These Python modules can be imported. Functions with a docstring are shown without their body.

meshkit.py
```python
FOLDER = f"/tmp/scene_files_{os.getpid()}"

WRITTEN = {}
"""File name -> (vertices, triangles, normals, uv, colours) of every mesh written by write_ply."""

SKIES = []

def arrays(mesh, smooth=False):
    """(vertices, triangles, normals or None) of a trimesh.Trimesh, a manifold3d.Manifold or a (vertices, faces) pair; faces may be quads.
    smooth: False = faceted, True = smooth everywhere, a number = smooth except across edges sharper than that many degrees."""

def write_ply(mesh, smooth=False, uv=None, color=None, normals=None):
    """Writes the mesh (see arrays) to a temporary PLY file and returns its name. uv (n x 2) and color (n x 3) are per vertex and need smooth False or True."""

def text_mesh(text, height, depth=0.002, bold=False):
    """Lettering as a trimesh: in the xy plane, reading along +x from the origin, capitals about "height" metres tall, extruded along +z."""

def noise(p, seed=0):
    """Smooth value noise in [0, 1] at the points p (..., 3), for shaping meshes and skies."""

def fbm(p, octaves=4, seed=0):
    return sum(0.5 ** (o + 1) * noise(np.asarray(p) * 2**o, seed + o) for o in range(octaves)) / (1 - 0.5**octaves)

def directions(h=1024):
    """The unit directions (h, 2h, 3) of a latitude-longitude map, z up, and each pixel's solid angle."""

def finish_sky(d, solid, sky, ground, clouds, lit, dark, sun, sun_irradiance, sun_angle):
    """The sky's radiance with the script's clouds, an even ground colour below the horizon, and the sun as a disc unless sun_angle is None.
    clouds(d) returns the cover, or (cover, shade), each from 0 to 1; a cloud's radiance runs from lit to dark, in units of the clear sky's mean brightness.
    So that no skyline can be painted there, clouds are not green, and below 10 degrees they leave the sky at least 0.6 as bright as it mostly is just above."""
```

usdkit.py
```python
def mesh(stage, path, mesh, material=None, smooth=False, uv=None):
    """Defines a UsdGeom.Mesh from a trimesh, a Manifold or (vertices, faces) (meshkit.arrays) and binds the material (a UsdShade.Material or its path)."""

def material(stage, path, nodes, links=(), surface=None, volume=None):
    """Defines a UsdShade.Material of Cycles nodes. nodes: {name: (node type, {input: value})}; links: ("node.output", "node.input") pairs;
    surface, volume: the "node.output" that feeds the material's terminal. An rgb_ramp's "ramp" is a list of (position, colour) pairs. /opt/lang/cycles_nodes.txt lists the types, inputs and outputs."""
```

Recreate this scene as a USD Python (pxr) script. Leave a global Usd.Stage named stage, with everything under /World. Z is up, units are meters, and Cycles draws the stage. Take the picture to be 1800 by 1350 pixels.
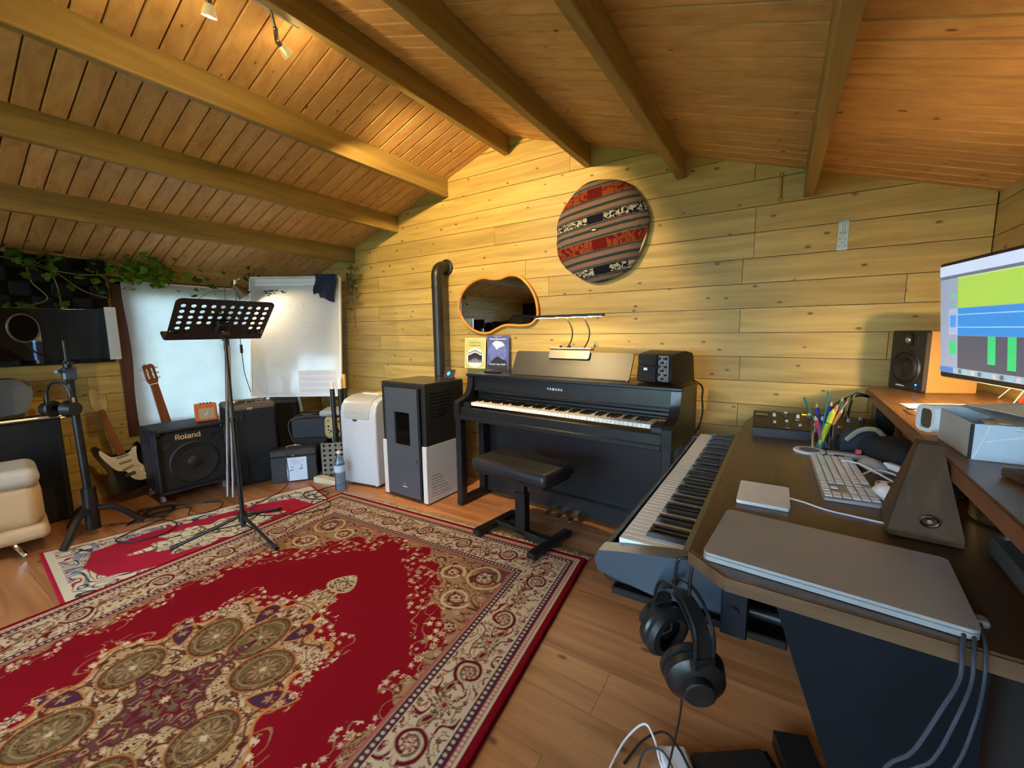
import math, random
import numpy as np, trimesh, usdkit, meshkit
from pxr import Usd, UsdGeom, UsdLux, UsdShade, Gf, Sdf, Vt
from shapely.geometry import Polygon, Point, LineString, box as sbox
from shapely import affinity
from shapely.ops import unary_union

stage = Usd.Stage.CreateInMemory()
UsdGeom.SetStageUpAxis(stage, UsdGeom.Tokens.z)
UsdGeom.SetStageMetersPerUnit(stage, 1.0)
UsdGeom.Xform.Define(stage, '/World')
rad = math.radians

# ------------------------------------------------------------------ camera, sky, exposure
EYE = (0.0, 0.0, 1.22)
yaw, pitch, roll = rad(32.61), rad(7.25), rad(-0.74)
fw = np.array([-math.sin(yaw) * math.cos(pitch), math.cos(yaw) * math.cos(pitch), -math.sin(pitch)])
rt = np.array([math.cos(yaw), math.sin(yaw), 0.0])
up = np.cross(rt, fw)
rt, up = math.cos(roll) * rt + math.sin(roll) * up, -math.sin(roll) * rt + math.cos(roll) * up
cam = UsdGeom.Camera.Define(stage, '/World/camera')
m4 = np.eye(4); m4[0, :3], m4[1, :3], m4[2, :3], m4[3, :3] = rt, up, -fw, EYE
cam.AddTransformOp().Set(Gf.Matrix4d(*m4.ravel().tolist()))
cam.CreateFocalLengthAttr(14.61); cam.CreateHorizontalApertureAttr(36.0); cam.CreateVerticalApertureAttr(27.0)
cam.CreateClippingRangeAttr(Gf.Vec2f(0.05, 200))
cam.CreateExposureAttr(-0.2)

SKY, SPOT, WARM = 6.8, 1.1, (1.0, 0.71, 0.32)
sky = UsdLux.DomeLight.Define(stage, '/World/sky')
sky.CreateColorAttr(Gf.Vec3f(0.58, 0.80, 1.0)); sky.CreateIntensityAttr(SKY)

# ------------------------------------------------------------------ materials
def C(r, g, b):
    return tuple(((x / 255) / 12.92 if x < 10.3 else ((x / 255 + 0.055) / 1.055) ** 2.4) for x in (r, g, b))
def mul(c, k): return tuple(min(1.0, x * k) for x in c)
LOOKS = {}
def mat(name, col, rough=0.5, metal=0.0, var=0.10, scale=9.0, bump=0.0, bscale=300.0, emit=0.0, ecol=None, stretch=(1, 1, 1), **kw):
    if name in LOOKS: return LOOKS[name]
    p = {"roughness": rough, "metallic": metal}
    p.update(kw)
    if emit: p.update({"emission_strength": emit, "emission_color": ecol or col})
    nodes = {"g": ("geometry", {}), "mp": ("mapping", {"scale": stretch}), "n": ("noise_texture", {"scale": scale, "detail": 4.0, "roughness": 0.6}),
             "r": ("rgb_ramp", {"ramp": [(0.3, mul(col, 1 - var)), (0.7, mul(col, 1 + var))]}), "p": ("principled_bsdf", p)}
    links = [("g.position", "mp.vector"), ("mp.vector", "n.vector"), ("n.fac", "r.fac"), ("r.color", "p.base_color")]
    if bump:
        nodes["bn"] = ("noise_texture", {"scale": bscale, "detail": 2.0}); nodes["bp"] = ("bump", {"strength": bump, "distance": 0.002})
        links += [("g.position", "bn.vector"), ("bn.fac", "bp.height"), ("bp.normal", "p.normal")]
    LOOKS[name] = usdkit.material(stage, '/World/Looks/' + name, nodes, links, surface="p.BSDF")
    return LOOKS[name]

def wood(name, dark, mid, light, axis='x', rough=0.5, knots=1.0, grain=1.0, tone=0.13, spec=0.35, knotcol=None, ks=5.6, flat=None, keep=.5):
    """planks: streaks along the axis, knots, and a tone of its own per object"""
    s = {'x': (1.0, 14.0, 14.0), 'y': (14.0, 1.0, 14.0), 'z': (14.0, 14.0, 1.0)}[axis]
    k = list({'x': (0.75, 1.4, 1.4), 'y': (1.4, 0.75, 1.4), 'z': (1.4, 1.4, 0.75)}[axis])
    two = {'y': 'xz', 'x': 'yz', 'z': 'xy'}[flat or 'z']
    kc = knotcol or tuple(a * b for a, b in zip(dark, (.36, .28, .2)))
    n = {"g": ("geometry", {}), "oi": ("object_info", {}),
         "w": ("white_noise_texture", {"dimensions": "1D"}), "sc": ("vector_math", {"math_type": "scale", "scale": 40.0}),
         "ad": ("vector_math", {"math_type": "add"}),
         "m1": ("mapping", {"scale": s}), "n1": ("noise_texture", {"scale": 1.6 * grain, "detail": 5.0, "roughness": 0.55, "distortion": 0.6}),
         "m2": ("mapping", {"scale": k}), "v": ("voronoi_texture", {"scale": ks, "randomness": 1.0, "dimensions": "2D" if flat else "3D"}), "sx": ("separate_xyz", {}), "cx": ("combine_xyz", {"z": 0.0}),
         "vn": ("noise_texture", {"scale": 22.0, "detail": 2.0}),
         "va": ("math", {"math_type": "multiply_add", "value2": 0.10, "value3": -0.05}), "vs": ("math", {"math_type": "add"}),
         "kr": ("rgb_ramp", {"ramp": [(0.0, (.95,) * 3), (0.045 * knots, (0.9,) * 3), (0.065 * knots, (0.45,) * 3), (0.12 * knots, (0, 0, 0))]}),
         "r": ("rgb_ramp", {"ramp": [(0.25, dark), (0.5, mid), (0.75, light)]}),
         "kd": ("mix", {"color2": kc}), "cs": ("separate_color", {}), "ck": ("math", {"math_type": "less_than", "value2": keep}), "cm": ("math", {"math_type": "multiply"}),
         "tv": ("map_range", {"from_min": 0.0, "from_max": 1.0, "to_min": 1 - tone, "to_max": 1 + tone}),
         "h": ("hsv", {"hue": 0.5, "saturation": 1.0}),
         "bp": ("bump", {"strength": 0.12, "distance": 0.002}),
         "p": ("principled_bsdf", {"roughness": rough, "specular_ior_level": spec})}
    l = [("oi.random", "w.w"), ("w.color", "sc.vector1"), ("g.position", "ad.vector1"), ("sc.vector", "ad.vector2"),
         ("ad.vector", "m1.vector"), ("m1.vector", "n1.vector"), ("ad.vector", "m2.vector"), *([("m2.vector", "sx.vector"), ("sx." + two[0], "cx.x"), ("sx." + two[1], "cx.y"), ("cx.vector", "v.vector")] if flat else [("m2.vector", "v.vector")]),
         ("g.position", "vn.vector"), ("vn.fac", "va.value1"), ("va.value", "vs.value1"), ("v.distance", "vs.value2"), ("vs.value", "kr.fac"),
         ("n1.fac", "r.fac"), ("r.color", "kd.color1"), ("v.color", "cs.color"), ("cs.r", "ck.value1"), ("kr.color", "cm.value1"), ("ck.value", "cm.value2"), ("cm.value", "kd.fac"), ("kd.color", "h.color"), ("oi.random", "tv.value"), ("tv.result", "h.value"),
         ("h.color", "p.base_color"), ("n1.fac", "bp.height"), ("bp.normal", "p.normal")]
    LOOKS[name] = usdkit.material(stage, '/World/Looks/' + name, n, l, surface="p.BSDF")
    return LOOKS[name]

def colored(name, rough=0.9, bump=0.3, bscale=500.0, sheen=0.0):
    n = {"a": ("attribute", {"attribute": "Cd"}), "g": ("geometry", {}), "bn": ("noise_texture", {"scale": bscale, "detail": 2.0}),
         "bp": ("bump", {"strength": bump, "distance": 0.003}), "n": ("noise_texture", {"scale": 3.0, "detail": 3.0}),
         "tv": ("map_range", {"to_min": 0.88, "to_max": 1.12}), "h": ("hsv", {}),
         "p": ("principled_bsdf", {"roughness": rough, "specular_ior_level": 0.06, "sheen_weight": sheen})}
    l = [("a.color", "h.color"), ("g.position", "n.vector"), ("n.fac", "tv.value"), ("tv.result", "h.value"), ("h.color", "p.base_color"),
         ("g.position", "bn.vector"), ("bn.fac", "bp.height"), ("bp.normal", "p.normal")]
    LOOKS[name] = usdkit.material(stage, '/World/Looks/' + name, n, l, surface="p.BSDF")
    return LOOKS[name]

PINE = (C(154, 126, 66), C(180, 150, 82), C(196, 167, 98))
wood('pine_x', *PINE, axis='x', flat='y', keep=.55, knots=.62); wood('pine_y', *PINE, axis='y', flat='x', keep=.55, knots=.62)
wood('ceiling_pine', C(184, 136, 82), C(206, 158, 98), C(219, 176, 115), axis='x', tone=0.10, ks=6.0, knots=0.55, flat='z', keep=.34)
wood('beam_pine', C(132, 106, 56), C(156, 128, 70), C(172, 144, 84), axis='y', tone=0.06, knots=0.5, keep=.4)
wood('floor_oak', C(126, 78, 46), C(164, 110, 70), C(190, 134, 90), axis='x', rough=0.38, tone=0.10, spec=0.4, grain=0.7, knots=.6, ks=3.4, knotcol=C(92, 56, 34), flat='z', keep=.4)
wood('desk_walnut', C(48, 30, 16), C(74, 48, 28), C(96, 65, 40), axis='y', rough=0.32, tone=0.05, knots=0.5, spec=0.5)
wood('shelf_walnut', C(72, 48, 28), C(104, 72, 44), C(128, 92, 58), axis='y', rough=0.35, tone=0.05, knots=0.4, spec=0.45)
wood('desk_edge', C(66, 46, 30), C(94, 68, 46), C(116, 88, 62), axis='x', rough=0.5, tone=0.05, knots=0.4)
wood('brown_wood', C(60, 42, 28), C(78, 56, 38), C(92, 68, 48), axis='z', rough=0.6, tone=0.05, knots=0.0, spec=.18)
wood('dark_frame', C(52, 26, 14), C(74, 38, 20), C(90, 48, 26), axis='z', rough=0.5, tone=0.05, knots=0.3)
wood('neck_wood', C(92, 50, 26), C(120, 68, 36), C(140, 84, 46), axis='z', rough=0.4, tone=0.03, knots=0.0)
wood('maple', C(172, 132, 76), C(196, 156, 96), C(210, 174, 116), axis='z', rough=0.4, tone=0.03, knots=0.0)
wood('mirror_wood', C(196, 122, 40), C(216, 142, 56), C(226, 158, 74), axis='x', rough=0.4, tone=0.03, knots=0.0)
wood('backing_wood', C(64, 46, 26), C(74, 54, 32), C(84, 62, 38), axis='x', tone=0.02, knots=0.0)
colored('pile', rough=0.95, bump=0.5, bscale=700.0); colored('woven', rough=0.9, bump=0.4, bscale=450.0); colored('print', rough=0.45, bump=0.0)
BLK = mat('black_satin', C(26, 26, 28), 0.34, var=0.15)
BLKM = mat('black_metal', C(20, 20, 22), 0.38, metal=0.0, var=0.15, bump=0.1, bscale=900.0)
BLKP = mat('black_plastic', C(22, 22, 24), 0.45, var=0.15)
BLKF = mat('black_fabric', C(24, 25, 31), 0.9, var=0.25, scale=30, bump=0.5, bscale=600.0)
NAVY = mat('navy_panel', C(12, 16, 24), 0.6, var=0.12, specular_ior_level=.2)
PIANO = mat('piano_black', C(24, 26, 30), 0.3, var=0.12)
LEATHER = mat('black_leather', C(30, 30, 33), 0.42, var=0.15, bump=0.25, bscale=260.0)
IVORY = mat('key_white', C(236, 234, 226), 0.25, var=0.03)
EBONY = mat('key_black', C(16, 16, 17), 0.3, var=0.15)
WHITEP = mat('white_plastic', C(226, 226, 230), 0.22, var=0.03)
WHITEM = mat('white_enamel', C(216, 218, 222), 0.4, var=0.04)
GREYP = mat('grey_plastic', C(158, 160, 160), 0.35, var=0.05)
CHROME = mat('chrome', C(215, 215, 215), 0.12, metal=1.0, var=0.03)
STEEL = mat('brushed_steel', C(176, 176, 174), 0.28, metal=1.0, var=0.08, scale=40, stretch=(1, 1, 12))
ALU = mat('satin_aluminium', C(186, 184, 180), 0.42, metal=1.0, var=0.03)
LAPT = mat('laptop_aluminium', C(168, 168, 170), 0.42, metal=0.45, var=0.03)
BRASS = mat('brass', C(190, 150, 84), 0.3, metal=1.0, var=0.08)
CREAM = mat('cream_leather', C(208, 178, 140), 0.5, var=0.06, bump=0.15, bscale=200.0)
STOVE = mat('stove_door', C(66, 70, 80), 0.32, var=0.06)
STOVEB = mat('stove_black', C(30, 30, 32), 0.42, var=0.15)
DGLASS = mat('dark_glass', C(10, 10, 11), 0.05, var=0.1, specular_ior_level=0.6)
ORANGE = mat('orange_vinyl', C(214, 98, 40), 0.6, var=0.08, bump=0.2, bscale=500.0)
GRILLE = mat('tan_grille', C(176, 156, 124), 0.9, var=0.12, scale=300, bump=0.3, bscale=800.0)
DGRILLE = mat('black_grille', C(18, 19, 21), 0.8, var=0.3, scale=400, bump=0.4, bscale=900.0)
FOAM = mat('foam', C(20, 20, 23), 1.0, var=0.2, scale=50, bump=0.6, bscale=500.0)
LEAF = None
PAPER = mat('paper', C(232, 232, 230), 0.8, var=0.03)
BLUEP = mat('paper_blue', C(196, 212, 236), 0.7, var=0.03)
INK = mat('ink', C(34, 34, 40), 0.7, var=0.1)
GINK = mat('grey_ink', C(138, 140, 150), 0.7, var=0.15, scale=120)
LETTER = mat('silver_letter', C(222, 226, 230), 0.35, var=0.03)
GOLDL = mat('gold_letter', C(196, 176, 120), 0.4, var=0.05)
WB = mat('whiteboard', C(188, 190, 189), 0.12, var=0.02)
CABLE = mat('black_rubber', C(18, 18, 20), 0.5, var=0.15)
WCABLE = mat('white_rubber', C(222, 222, 226), 0.45, var=0.04)
GCABLE = mat('grey_braid', C(52, 56, 68), 0.6, var=0.25, scale=300)
LIGHTEM = mat('lamp_glow', (1.0, 0.80, 0.50), 0.5, emit=14.0, ecol=(1.0, 0.76, 0.42))
LEDSTRIP = mat('led_glow', (1.0, 0.85, 0.6), 0.5, emit=9.0, ecol=(1.0, 0.78, 0.45))
BLUELED = mat('blue_led', C(40, 110, 255), 0.4, emit=5.0, ecol=C(30, 110, 255))
ORLED = mat('orange_led', C(255, 180, 60), 0.4, emit=3.0, ecol=C(255, 170, 50))
def glassmat(name, tint, rough=0.0, f=1.45):
    LOOKS[name] = usdkit.material(stage, '/World/Looks/' + name, {"t": ("transparent_bsdf", {"color": tint}), "g": ("glossy_bsdf", {"roughness": rough, "color": (1, 1, 1)}), "f": ("fresnel", {"IOR": f}), "m": ("mix_closure", {})},
        [("f.fac", "m.fac"), ("t.BSDF", "m.closure1"), ("g.BSDF", "m.closure2")], surface="m.closure")
    return LOOKS[name]
PANE = glassmat('window_glass', (0.96, 0.98, 0.98)); CLEARP = glassmat('clear_plastic', (0.90, 0.95, 0.98), 0.03)
LOOKS['water'] = usdkit.material(stage, '/World/Looks/water', {"t": ("transparent_bsdf", {"color": (.80, .90, .97)}), "p": ("principled_bsdf", {"roughness": 0.05, "base_color": (.62, .74, .86)}), "m": ("mix_closure", {"fac": .22})}, [("t.BSDF", "m.closure1"), ("p.BSDF", "m.closure2")], surface="m.closure")
LOOKS['mirror'] = usdkit.material(stage, '/World/Looks/mirror', {"g": ("glossy_bsdf", {"roughness": 0.01, "color": (0.62, 0.62, 0.60)})}, [], surface="g.BSDF")
def translucent(name, col, mixf, sc=6.0, var=0.06):
    LOOKS[name] = usdkit.material(stage, '/World/Looks/' + name, {"g": ("geometry", {}), "n": ("noise_texture", {"scale": sc, "detail": 3.0}), "r": ("rgb_ramp", {"ramp": [(0.3, mul(col, 1 - var)), (0.7, mul(col, 1 + var))]}),
        "d": ("diffuse_bsdf", {}), "t": ("translucent_bsdf", {}), "m": ("mix_closure", {"fac": mixf})},
        [("g.position", "n.vector"), ("n.fac", "r.fac"), ("r.color", "d.color"), ("r.color", "t.color"), ("d.BSDF", "m.closure1"), ("t.BSDF", "m.closure2")], surface="m.closure")
    return LOOKS[name]
SHEET = translucent('sheet', C(182, 186, 186), 0.34); LEAF = translucent('ivy_leaf', C(74, 104, 44), 0.3, 25.0, 0.35); POTHOS = translucent('trailing_leaf', C(96, 140, 44), 0.3, 25.0, 0.3)

# ------------------------------------------------------------------ prim helpers
USED = {}
def path_of(parent, name):
    base = str(parent.GetPath()) if parent is not None else '/World'
    k = (base, name); USED[k] = USED.get(k, -1) + 1
    return base + '/' + (name if USED[k] == 0 else '%s_%03d' % (name, USED[k]))
def tag(p, label=None, cat=None, group=None, kind=None):
    p = p.GetPrim() if hasattr(p, 'GetPrim') else p
    for k, v in (('label', label), ('category', cat), ('group', group), ('kind', kind)):
        if v: p.SetCustomDataByKey(k, v)
    return p
def thing(name, label, cat, loc=(0, 0, 0), rot=0.0, group=None, kind=None):
    x = UsdGeom.Xform.Define(stage, path_of(None, name))
    x.AddTranslateOp().Set(Gf.Vec3d(*map(float, loc)))
    if rot: x.AddRotateZOp().Set(float(rot))
    return tag(x, label, cat, group, kind)
def obj(name, mesh, m, parent=None, smooth=35, colors=None, label=None, cat=None, group=None, kind=None):
    if isinstance(mesh, (list, tuple)) and not isinstance(mesh[0], np.ndarray): mesh = J(*mesh)
    if isinstance(m, str): m = LOOKS[m]
    q = usdkit.mesh(stage, path_of(parent, name), mesh, m, smooth=True if colors is not None else smooth)
    if colors is not None:
        UsdGeom.PrimvarsAPI(q).CreatePrimvar('Cd', Sdf.ValueTypeNames.Color3fArray, 'vertex').Set(Vt.Vec3fArray.FromNumpy(np.asarray(colors, np.float32)))
    return tag(q, label, cat, group, kind)

# ------------------------------------------------------------------ shape helpers
def J(*ms):
    ms = [x for m in ms for x in (m if isinstance(m, (list, tuple)) else [m])]
    return trimesh.util.concatenate(ms) if len(ms) > 1 else ms[0]
def X(m, M=None, t=None, rz=0, rx=0, ry=0):
    m = m.copy()
    if M is not None: m.apply_transform(M)
    if rx: m.apply_transform(trimesh.transformations.rotation_matrix(rad(rx), (1, 0, 0)))
    if ry: m.apply_transform(trimesh.transformations.rotation_matrix(rad(ry), (0, 1, 0)))
    if rz: m.apply_transform(trimesh.transformations.rotation_matrix(rad(rz), (0, 0, 1)))
    if t is not None: m.apply_translation(t)
    return m
_SG = [(a, b, c) for a in (-1, 1) for b in (-1, 1) for c in (-1, 1)]
def hull(pts):
    return trimesh.convex.convex_hull(np.asarray(pts, float))
def cb(s, c=(0, 0, 0), ch=0.003, taper=1.0):
    """chamfered box, size s, centre c; taper scales the top"""
    h = np.array(s, float) / 2; ch = min(ch, 0.45 * min(s)); p = []
    for g in _SG:
        for k in range(3):
            q = [g[i] * (h[i] - (0 if i == k else ch)) for i in range(3)]
            if g[2] > 0: q[0] *= taper; q[1] *= taper
            p.append(q)
    return X(hull(p), t=c)
def pb(s, c=(0, 0, 0)):
    return X(trimesh.creation.box(s), t=c)
def rb(s, c=(0, 0, 0), r=0.02, n=3):
    """box rounded on all edges"""
    h = np.array(s, float) / 2; r = min(r, 0.49 * min(s)); p = []
    for g in _SG:
        for a in np.linspace(0, math.pi / 2, n + 1):
            for b in np.linspace(0, math.pi / 2, n + 1):
                d = (math.cos(a) * math.cos(b), math.cos(a) * math.sin(b), math.sin(a))
                p.append([g[i] * (h[i] - r + r * d[i]) for i in range(3)])
    return X(hull(p), t=c)
def ext(poly, h, plane='xy', z=0.0):
    """extrude a polygon; plane xz stands it up facing -y (depth towards +y), yz faces +x"""
    geoms = getattr(poly, 'geoms', [poly])
    m = J(*[trimesh.creation.extrude_polygon(g, h, engine='earcut') for g in geoms if g.area > 1e-9])
    m.apply_translation((0, 0, z))
    if plane == 'xz': m.apply_transform(np.array([[1, 0, 0, 0], [0, 0, 1, 0], [0, 1, 0, 0], [0, 0, 0, 1.0]])); m.invert()
    if plane == 'yz': m.apply_transform(np.array([[0, 0, 1, 0], [1, 0, 0, 0], [0, 1, 0, 0], [0, 0, 0, 1.0]]))
    return m
def rr(w, h, r, cx=0, cy=0, n=6):
    return sbox(cx - w / 2 + r, cy - h / 2 + r, cx + w / 2 - r, cy + h / 2 - r).buffer(r, quad_segs=n)
def spline(pts, n=8, closed=False):
    P = np.asarray(pts, float); N = len(P); out = []
    for i in range(N if closed else N - 1):
        p0, p1, p2, p3 = (P[(i + k) % N] if closed else P[min(max(i + k, 0), N - 1)] for k in (-1, 0, 1, 2))
        for t in np.arange(n) / n:
            out.append(0.5 * (2 * p1 + (p2 - p0) * t + (2 * p0 - 5 * p1 + 4 * p2 - p3) * t * t + (3 * p1 - p0 - 3 * p2 + p3) * t ** 3))
    if not closed: out.append(P[-1])
    return np.array(out)
def tube(pts, r, n=8, s=6, closed=False, straight=False):
    P = np.asarray(pts, float) if straight else spline(pts, s, closed)
    N = len(P); T = np.roll(P, -1, 0) - np.roll(P, 1, 0) if closed else np.gradient(P, axis=0)
    T /= np.maximum(np.linalg.norm(T, axis=1, keepdims=True), 1e-9)
    u = np.cross(T[0], (0, 0, 1.0)); u = u if np.linalg.norm(u) > 0.1 else np.cross(T[0], (1.0, 0, 0)); u /= np.linalg.norm(u)
    R = np.broadcast_to(np.asarray(r, float), (N,)); V = []
    a = np.arange(n) / n * 2 * math.pi
    for i in range(N):
        u = u - T[i] * (u @ T[i]); u /= np.linalg.norm(u); w = np.cross(T[i], u)
        V.append(P[i] + R[i] * (np.cos(a)[:, None] * u + np.sin(a)[:, None] * w))
    V = np.vstack(V); F = []
    for i in range(N if closed else N - 1):
        j = (i + 1) % N
        for k in range(n):
            l = (k + 1) % n; F += [(i * n + k, i * n + l, j * n + l), (i * n + k, j * n + l, j * n + k)]
    if not closed:
        V = np.vstack([V, P[:1], P[-1:]]); q = N * n
        for k in range(n):
            l = (k + 1) % n; F += [(q, l, k), (q + 1, (N - 1) * n + k, (N - 1) * n + l)]
    return trimesh.Trimesh(V, F, process=False)
def cyl(p0, p1, r, r2=None, n=18):
    return tube([p0, p1], [r, r if r2 is None else r2], n, straight=True)
def lathe(prof, n=28, c=(0, 0, 0)):
    P = np.array(prof, float); a = np.arange(n) / n * 2 * math.pi
    V = np.stack([P[:, :1] * np.cos(a), P[:, :1] * np.sin(a), np.broadcast_to(P[:, 1:], (len(P), n))], -1).reshape(-1, 3); F = []
    for i in range(len(P) - 1):
        for k in range(n):
            l = (k + 1) % n; F += [(i * n + k, i * n + l, (i + 1) * n + l), (i * n + k, (i + 1) * n + l, (i + 1) * n + k)]
    m = trimesh.Trimesh(V, F, process=False); m.apply_translation(c); return m
def sph(c, r, sub=2, s=(1, 1, 1)):
    m = trimesh.creation.icosphere(sub, r); m.apply_scale(s); m.apply_translation(c); return m
def aim(m, frm, to):
    """put a mesh built along +z at frm so that +z points to 'to'"""
    d = np.asarray(to, float) - frm; d /= np.linalg.norm(d)
    M = trimesh.geometry.align_vectors((0, 0, 1), d); M[:3, 3] = frm; return X(m, M)
def frame(o, ex, ey, ez):
    M = np.eye(4); M[:3, 0], M[:3, 1], M[:3, 2], M[:3, 3] = ex, ey, ez, o; return M
def text(s, h, face='-y', c=(0, 0, 0), depth=0.0008, bold=True, tilt=0.0, sx=1.0):
    """centred lettering standing upright on a face"""
    m = meshkit.text_mesh(s, h, depth, bold); b = m.bounds; m.apply_translation((-(b[0] + b[1]) / 2)[:3]); m.apply_scale((sx, 1, 1))
    if face == '-y': m.apply_transform(np.array([[1, 0, 0, 0], [0, 0, -1, 0], [0, 1, 0, 0], [0, 0, 0, 1.0]]))
    if tilt: m = X(m, rx=tilt)
    return X(m, t=c)

def marks(n, w, h, c=(0, 0, 0), seed=1, depth=0.0008):
    """a row of letter-like strokes for small print too small to read"""
    r = random.Random(seed); o = []; p = w / n
    for i in range(n):
        x = -w / 2 + (i + .5) * p; k = r.choice((0, 1, 2))
        o.append(pb((p * .28, depth, h), (x - p * .2, 0, 0)))
        if k != 1: o.append(pb((p * .6, depth, h * .24), (x, 0, h * .38 * (1 if k else -1))))
        if k: o.append(pb((p * .26, depth, h * .8), (x + p * .2, 0, 0)))
    return X(J(*o), t=c)

# ------------------------------------------------------------------ the room
XL, XR, YB, YF, RX, RZ, SL = -4.25, 0.76, 2.70, -1.75, -1.755, 2.625, 0.333
EAVE_L, EAVE_R = RZ - SL * (RX - XL), RZ - SL * (XR - RX)
rnd = random.Random(7)
def wall(name, along, lo, hi, at, side, outline, holes=(), joints=None, m='pine_x', fine=True):
    """horizontal planks with butt joints, clipped by the wall's outline; each plank is a part"""
    w = UsdGeom.Xform.Define(stage, '/World/' + name); tag(w, kind='structure')
    shape = Polygon(outline)
    for h in holes: shape = shape.difference(h)
    P, T = 0.1355, 0.028
    def place(mesh):
        if along == 'x': return X(mesh, t=(0, at, 0)) if side > 0 else X(mesh, t=(0, at - T, 0))
        return X(mesh, t=(at, 0, 0)) if side > 0 else X(mesh, t=(at - T, 0, 0))
    k0 = -9
    for k in range(k0, 12):
        z0 = 1.194 + k * P
        if z0 > max(p[1] for p in outline): break
        cuts = [lo] + sorted(joints(k)) + [hi]
        for a, b in zip(cuts[:-1], cuts[1:]):
            poly = sbox(a + 0.0012, z0 + 0.0017, b - 0.0012, z0 + P - 0.0017).intersection(shape)
            for g in getattr(poly, 'geoms', [poly]):
                if g.geom_type == 'Polygon' and g.area > 4e-4:
                    j = rnd.uniform(-0.0008, 0.0008)
                    mm = place(ext(g, T - 0.004, 'xz' if along == 'x' else 'yz', 0.002 + j))
                    obj('plank', mm, m, w, smooth=False)
    bshape = Polygon(outline).buffer(.07, join_style=2)
    for h in holes: bshape = bshape.difference(h)
    b = ext(bshape, 0.05, 'xz' if along == 'x' else 'yz', T - 0.006 if side > 0 else -0.05 + 0.006)
    obj('backing', place(b), 'backing_wood', w, smooth=False)
    return w
def gable(y): return [(XL, -0.02), (XR, -0.02), (XR, EAVE_R + .01), (RX, RZ + .01), (XL, EAVE_L + .01)]
def jb(k):
    r = random.Random(100 + k)
    o = [-0.17 + r.uniform(-.03, .03)] if k % 2 == 0 or k in (2, 3) else [0.55 + r.uniform(-.2, .05)]
    o += [-3.2 + r.uniform(-.02, .02)] if k % 2 == 1 else []
    o += {4: [-2.33], 5: [-1.87], 3: [-1.6], 1: [-2.45]}.get(k, [-1.5 + r.uniform(-.4, .4)] if k % 3 == 2 else [])
    return o
wall('wall_back', 'x', XL, XR, YB, 1, gable(YB), joints=jb)
win_hole = sbox(1.14, 0.50, 2.17, 1.60)
def side_out(e): return [(YF, -0.02), (YB, -0.02), (YB, e), (YF, e)]
def js(k): r = random.Random(300 + k); return [r.uniform(-1.2, 0.2), r.uniform(0.5, 1.0)]
wall('wall_left', 'y', YF, YB, XL, -1, side_out(EAVE_L), [win_hole], js, 'pine_y')
wall('wall_right', 'y', YF, YB, XR, 1, side_out(EAVE_R), [], js, 'pine_y')
doorway = sbox(-2.35, 0.02, -0.55, 2.05); wf1 = sbox(-3.55, 0.75, -2.60, 1.75); wf2 = sbox(-0.30, 0.75, 0.55, 1.70)
wall('wall_front', 'x', XL, XR, YF, -1, gable(YF), [doorway, wf1, wf2], lambda k: [random.Random(500 + k).uniform(-3.9, 0.4)])

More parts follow.
